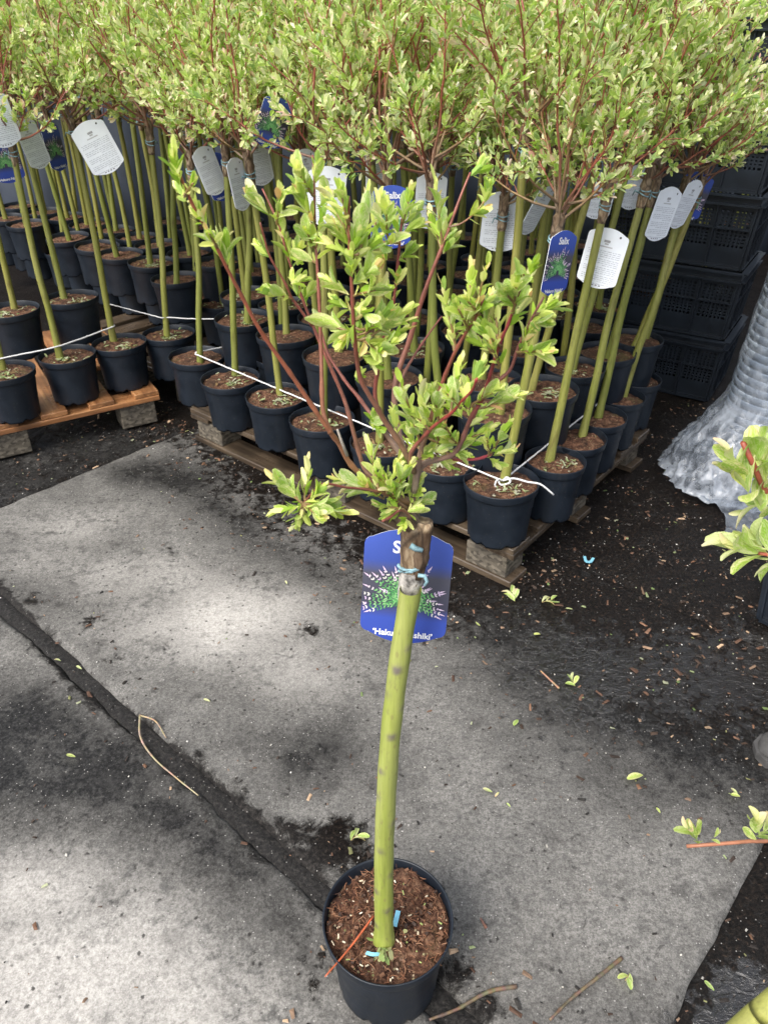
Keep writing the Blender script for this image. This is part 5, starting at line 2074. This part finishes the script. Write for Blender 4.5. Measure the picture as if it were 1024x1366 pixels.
# ------------------------------------------------------------------ second willow, mostly out of the frame at the right
random.seed(55)
rb = Vector((-.02, .22, .002))
rt = link('potted_willow', None, None, rb, (0, 0, 0), 'close willow leaning in from the lower right corner, pale green stem and big leaves', 'potted tree')
p_ = link('pot', POTS[1], rt)
link('soil', SOILS[2], p_)
c1_ = at_y(992, 1372, .32)
sb = Vector((rb.x, rb.y, .165))
dd = c1_ - sb
c2_ = c1_ + dd.normalized() * .06
tops = c2_ + dd.normalized() * .42
tr_, gr_, ta_, tp_ = stem_mesh([sb - rb, sb.lerp(c1_, .55) + Vector((.004, -.004, .006)) - rb, c1_ - rb, c2_ - rb, tops - rb], .0122, .0108, 24, 90, .10, 71, .86)
k_ = link('trunk', tr_, rt)
link('graft', gr_, k_)
link('grafting_tape', ta_, k_)
top = tops
RB = [
    ([top, top.lerp(at_y(1070, 1100, .48), .5), at_y(1060, 1112, .48), at_y(1000, 1122, .47), at_y(915, 1129, .47)], .0030, .0018, (.34, .17, .09), (.36, .15, .085)),
    ([top, at_y(1100, 900, .74), at_y(1075, 730, .76), at_y(1020, 655, .74), at_y(1005, 622, .73), at_y(990, 590, .73)], .0045, .0030, (.32, .12, .075), (.34, .085, .055)),
    ([top, at_y(1110, 920, .76), at_y(1090, 800, .72), at_y(1045, 745, .70), at_y(1012, 738, .69)], .0040, .0020, (.36, .12, .07), (.36, .09, .05)),
    ([top, at_y(1150, 900, .78), at_y(1120, 700, .84), at_y(1130, 500, .9)], .0045, .002, BRN, RED),
    ([top, at_y(1190, 950, .7), at_y(1250, 800, .7)], .0045, .002, BRN, RED),
]
ro = []
for pts, r0, r1, ca, cb in RB:
    pl = spline([p - rb for p in pts], 26)
    bb = MB()
    bb.tube(pl, [r0 + (r1 - r0) * i / 25 for i in range(26)], 9, 0, [tuple(a + (c2 - a) * i / 25 for a, c2 in zip(ca, cb)) for i in range(26)], True, .05)
    ro.append(link('branch', bb.mesh('branch', [M_TWIG]), rt))
RS = [
    # branch, base px, tip px, Y, n, leaf length
    (0, (932, 1122), (908, 1096), .47, 5, .030), (0, (930, 1120), (918, 1092), .47, 3, .026), (0, (948, 1120), (962, 1108), .47, 3, .012),
    (0, (1008, 1120), (1006, 1085), .47, 6, .032), (0, (1012, 1118), (1030, 1090), .47, 5, .036),
    (1, (1002, 640), (956, 590), .73, 6, .052), (1, (1000, 660), (985, 640), .73, 4, .060), (1, (1008, 630), (1018, 565), .73, 6, .052), (1, (1018, 660), (1024, 600), .735, 5, .052), (1, (1022, 668), (975, 690), .735, 3, .046), (1, (1016, 690), (1010, 650), .735, 4, .05),
    (2, (1025, 742), (958, 726), .69, 7, .058), (2, (1030, 740), (995, 708), .69, 4, .048), (2, (1040, 745), (1010, 765), .69, 3, .044),
    (3, (1130, 560), (1140, 480), .9, 8, .05), (3, (1125, 640), (1100, 590), .86, 8, .05), (4, (1240, 820), (1260, 780), .7, 8, .05),
]
for bi, (bx, by), (tx, ty), Y0, nl, L in RS:
    o, e = at_y(bx, by, Y0), at_y(tx, ty, Y0)
    d = e - o
    for s in leaf_specs(o, d, nl, L * .84, True, (18, 50), d.length * .78 / nl, (.7, 1.12)):
        place_leaf(ro[bi], rb, s, 0)

# ------------------------------------------------------------------ loose things on the floor
def floor_z(x, y):
    s, t = st((x, y))
    on = (S_LEFT < s < S_RIGHT) and abs(t - T_JOINT) > .03 and t < T_JOINT + 1.3
    return .0025 if on else -.004


def twig(px, r, col, label, lift=.004, knob=True):
    pts = [at_z(x, y, 0) for x, y in px]
    pts = [Vector((p.x, p.y, max(floor_z(p.x, p.y), 0) + r + lift * (i % 2))) for i, p in enumerate(pts)]
    b = MB()
    pl = spline(pts, 28)
    b.tube(pl, [r * (1.15 - .5 * i / 27) * (1.25 if i in (8, 17, 23) else 1) for i in range(28)], 7, 0, [tuple(c * random.uniform(.8, 1.2) for c in col) for _ in pl], True, .15)
    return link('twig', b.mesh('twig', [M_TWIG]), None, (0, 0, 0), (0, 0, 0), label, 'twig')


TW = (.15, .108, .07)
twig([(688, 1318), (650, 1327), (610, 1347), (572, 1364)], .0036, TW, 'straight brown twig on the concrete right of the foreground pot')
twig([(828, 1280), (795, 1308), (760, 1335), (732, 1364)], .0034, TW, 'longer brown twig at the bottom, nearer the wet slab edge')
twig([(187, 955), (188, 985), (205, 1012), (235, 1040), (265, 1062)], .0022, (.36, .28, .18), 'pale bent stalk lying along the dark slab joint')
twig([(187, 955), (208, 965), (222, 985)], .0020, (.34, .26, .16), 'short curved stalk lying across the dark slab joint')
twig([(648, 1240), (640, 1228)], .0028, (.20, .10, .07), 'stub of brown twig right of the foreground pot rim')
twig([(745, 920), (720, 898)], .0024, (.40, .24, .14), 'thin orange-brown stalk on the wet mud')
# red shoot lying over the rim of the foreground pot
b = MB()
r0 = at_z(498, 1222, .190)
r1 = at_z(434, 1308, .178)
rim = Vector((pc.x + .105 * math.cos(R(216)), pc.y + .105 * math.sin(R(216)), .1925))
b.tube(spline([r0, r0.lerp(r1, .5), r1 + Vector((0, 0, .012))], 12), [.0018, .0018, .0018, .0018, .0018, .0017, .0017, .0016, .0016, .0015, .0014, .0012], 7, 0, (.46, .11, .045))
link('twig', b.mesh('twig', [M_TWIG]), None, (0, 0, 0), (0, 0, 0), 'bright red shoot lying across the rim of the foreground pot', 'twig')


def strip(px, z, w, label, cat='tape', th=.0006, mat=None, arch=.0):
    pts = [at_z(x, y, z) for x, y in px]
    pl = spline(pts, 10)
    b = MB()
    V = []
    for i, p in enumerate(pl):
        t = (pl[min(i + 1, 9)] - pl[max(i - 1, 0)]).normalized()
        sd = t.cross(Vector((0, 0, 1))).normalized()
        h = Vector((0, 0, arch * math.sin(math.pi * i / 9)))
        for a, c in ((-w, 0), (w, 0), (w, th), (-w, th)):
            V.append(p + sd * a + Vector((0, 0, c)) + h)
    F = [(0, 3, 2, 1), (36, 37, 38, 39)]
    for i in range(9):
        for k in range(4):
            F.append((4 * i + k, 4 * i + (k + 1) % 4, 4 * i + 4 + (k + 1) % 4, 4 * i + 4 + k))
    b.add(V, F)
    return link('tape_strip', b.mesh('tape_strip', [mat or M_TAPE], False, False), None, (0, 0, 0), (0, 0, 0), label, cat)


M_BTAPE = m_plain('light_blue_tape', (.22, .52, .66), .4, .4, .2, 60)
strip([(526, 1236), (531, 1215)], .186, .0040, 'light blue tape stuck upright in the foreground pot behind the stem', mat=M_BTAPE)
strip([(488, 1271), (497, 1275), (507, 1273)], .182, .0030, 'scrap of blue tape among the leaves at the foot of the foreground stem', mat=M_BTAPE, arch=.004)
strip([(779, 743), (781, 749), (787, 750), (791, 745)], .004, .0042, 'curled pale blue clip lying on the dark mud', 'clip', .003, M_BTAPE)

# fallen leaves and sprigs, each its own thing
def fallen(x, y, L, ang, mesh, label, tilt=.2):
    p = at_z(x, y, 0)
    o = link('fallen_leaf', mesh, None, (p.x, p.y, max(floor_z(p.x, p.y), 0) + .006), (tilt, random.uniform(-.2, .2), ang), label, 'leaf')
    o.scale = (L * .8, L * .85, L * .6)
    return o


FL = [
    (690, 963, .030, 2.6, 1, 'bright green heart-like leaf on the grey concrete right of the stem'),
    (856, 1037, .050, 1.9, 2, 'long green leaf on the damp concrete near the right edge'),
    (82, 884, .024, 1.3, 11, 'pale leaf on the dark joint, upper of a pair'),
    (110, 895, .024, 1.0, 12, 'pale leaf on the dark joint, lower of a pair'),
    (102, 1013, .026, 1.4, 4, 'yellowish leaf on the concrete below the dark joint'),
    (680, 1080, .014, .6, 2, 'tiny green leaf disc on the middle of the concrete'),
    (656, 1060, .026, 1.2, 13, 'cream leaf on concrete beside a dark scrap'),
    (763, 816, .024, 1.5, 12, 'pale green leaf on the black mud right of the white sprig'),
    (720, 849, .022, 1.6, 3, 'small dull green leaf on the black mud'),
    (879, 1088, .016, .4, 1, 'round green leaf scrap below the long green leaf'),
    (281, 939, .022, 1.2, 12, 'white leaf on the concrete left of the label'),
    (951, 1324, .024, .7, 4, 'pale green leaf floating by the wet slab edge'),
    (383, 782, .018, .4, 13, 'tiny pale leaf on the dry patch under the label'),
    (665, 1060, .018, 2.4, 11, 'narrow pale leaf near the middle of the concrete'),
    (640, 838, .020, .9, 5, 'small green leaf at the edge of the mud below the pallet block'),
]
AL = LEAF + YOUNG
for i, (x, y, L, a, mi_, lab) in enumerate(FL):
    fallen(x, y, L, a, AL[mi_], lab)


def sprig(x, y, n, L, ang, label):
    p = at_z(x, y, 0)
    root = link('fallen_sprig', None, None, (p.x, p.y, max(floor_z(p.x, p.y), 0) + .002), (0, 0, ang), label, 'sprig')
    b = MB()
    b.tube([(0, 0, .003), (0, .5 * L * n * .25, .006), (0, L * n * .25, .004)], [.0012, .001, .0008], 5, 0, (.30, .22, .10))
    link('stalk', b.mesh('stalk', [M_TWIG]), root)
    for k in range(n):
        sg_ = -1 if k % 2 else 1
        o = link('leaf', random.choice(AL), root, (0, L * .22 * k, .005), (random.uniform(-.1, .5), random.uniform(-.5, .5), sg_ * random.uniform(.4, .9)))
        o.scale = (L, L, L)


sprig(686, 805, 6, .034, .2, 'green sprig lying by the foot of the pallet corner block')
sprig(722, 806, 5, .032, -1.3, 'whitish sprig lying on the black mud right of the green one')
sprig(766, 918, 4, .026, .3, 'dull green sprig in the middle of the muddy floor')
sprig(468, 1124, 4, .026, -.9, 'small green sprig just behind the foreground pot')
sprig(838, 1302, 3, .022, 2.4, 'small forked green sprig beside the longer brown twig')
sprig(985, 1066, 3, .02, 1.0, 'pale sprig among chips by the boot')

# ------------------------------------------------------------------ scattered bark chips, grit and clippings
def scatter(name, n, area, sizes, cols, dens, seed, flat=.25, lens=(1.2, 3.5), kind='stuff', mat=None):
    random.seed(seed)
    r2 = np.random.default_rng(seed)
    N = n * 6
    X_ = r2.uniform(area[0], area[1], N)
    Y_ = r2.uniform(area[2], area[3], N)
    w = dens(X_, Y_)
    keep = r2.random(N) < w
    X_, Y_ = X_[keep][:n], Y_[keep][:n]
    n = len(X_)
    B = np.array([(-1, -1, -1), (1, -1, -1), (1, 1, -1), (-1, 1, -1), (-.5, -.5, 1), (.6, -.6, 1), (.4, .7, 1), (-.6, .45, 1)], float)
    FB = np.array([(4, 5, 6, 7), (0, 1, 5, 4), (1, 2, 6, 5), (2, 3, 7, 6), (3, 0, 4, 7)])
    sz = r2.uniform(0, 1, n) ** 2.8 * (sizes[1] - sizes[0]) + sizes[0]
    ln = r2.uniform(*lens, n)
    P = B[None] * np.stack([sz, sz * ln, sz * flat * r2.uniform(.6, 2, n)], 1)[:, None, :]
    P += r2.normal(0, .30, P.shape) * sz[:, None, None] * np.array([1, 1.3, .25])
    a = r2.uniform(0, 6.28, n)
    ti = r2.normal(0, .16, n)
    ca, sa = np.cos(a), np.sin(a)
    Pz = P[..., 2] + P[..., 1] * ti[:, None]
    Px = P[..., 0] * ca[:, None] - P[..., 1] * sa[:, None]
    Py = P[..., 0] * sa[:, None] + P[..., 1] * ca[:, None]
    fz = np.array([floor_z(x, y) for x, y in zip(X_, Y_)])
    V = np.stack([Px + X_[:, None], Py + Y_[:, None], Pz + (fz + sz * flat * .8)[:, None]], -1).reshape(-1, 3)
    F = (FB[None] + 8 * np.arange(n)[:, None, None]).reshape(-1, 4)
    pal = np.array(cols)
    C = pal[r2.integers(0, len(pal), n)] * r2.uniform(.7, 1.25, n)[:, None]
    C = np.repeat(C, 8, 0)
    me = new_mesh(name, V, F, [mat or M_CHIP], None, C, False)
    return link(name, me, None, (0, 0, 0), (0, 0, 0), kind=kind)


def d_mud(X_, Y_):
    so, we, pa, pu = floor_attrs(X_, Y_)
    s, t = X_ * UX[0] + Y_ * UX[1], X_ * VX[0] + Y_ * VX[1]
    return np.clip(so * .9 + .5 * (s > S_RIGHT) + .45 * (s < S_LEFT) - .8 * (np.abs(t - T_JOINT) < .05), 0, 1) * (.25 + .75 * (vnoise(X_, Y_, 7, 3, 4) > .48))


def d_con(X_, Y_):
    so, we, pa, pu = floor_attrs(X_, Y_)
    return np.clip(.10 + .5 * (vnoise(X_, Y_, 5, 3, 7) > .55) * (1 - .7 * pa), 0, 1) * (.4 + .6 * np.clip((X_ + .2) * 1.6, 0, 1))


BROWNS = [(.08, .042, .026), (.12, .066, .042), (.05, .03, .02), (.16, .085, .05), (.035, .024, .018), (.20, .13, .085)]
scatter('bark_chips', 6500, (-1.7, 1.9, .5, 3.2), (.0008, .0042), BROWNS + [(.02, .015, .012)] * 4 + [(.36, .25, .16)], d_mud, 1)
scatter('bark_chips', 650, (-1.3, 1.3, .45, 2.2), (.0008, .0036), BROWNS + [(.02, .018, .016), (.02, .018, .016)], d_con, 2)
scatter('pale_grit', 900, (-1.4, 1.6, .45, 2.9), (.0007, .0020), [(.55, .52, .46), (.62, .60, .56), (.42, .40, .36)], lambda a, b_: np.clip(.5 * d_mud(a, b_) + .3 * d_con(a, b_), 0, 1), 3, .5, (1, 1.6))
scatter('leaf_scraps', 420, (-1.5, 1.8, .5, 3.2), (.0015, .0042), [(.22, .30, .12), (.36, .42, .22), (.48, .50, .34), (.30, .30, .14)], lambda a, b_: np.clip(d_mud(a, b_) * 1.0 + .03, 0, 1), 4, .12, (1.0, 2.4), mat=M_LEAF)
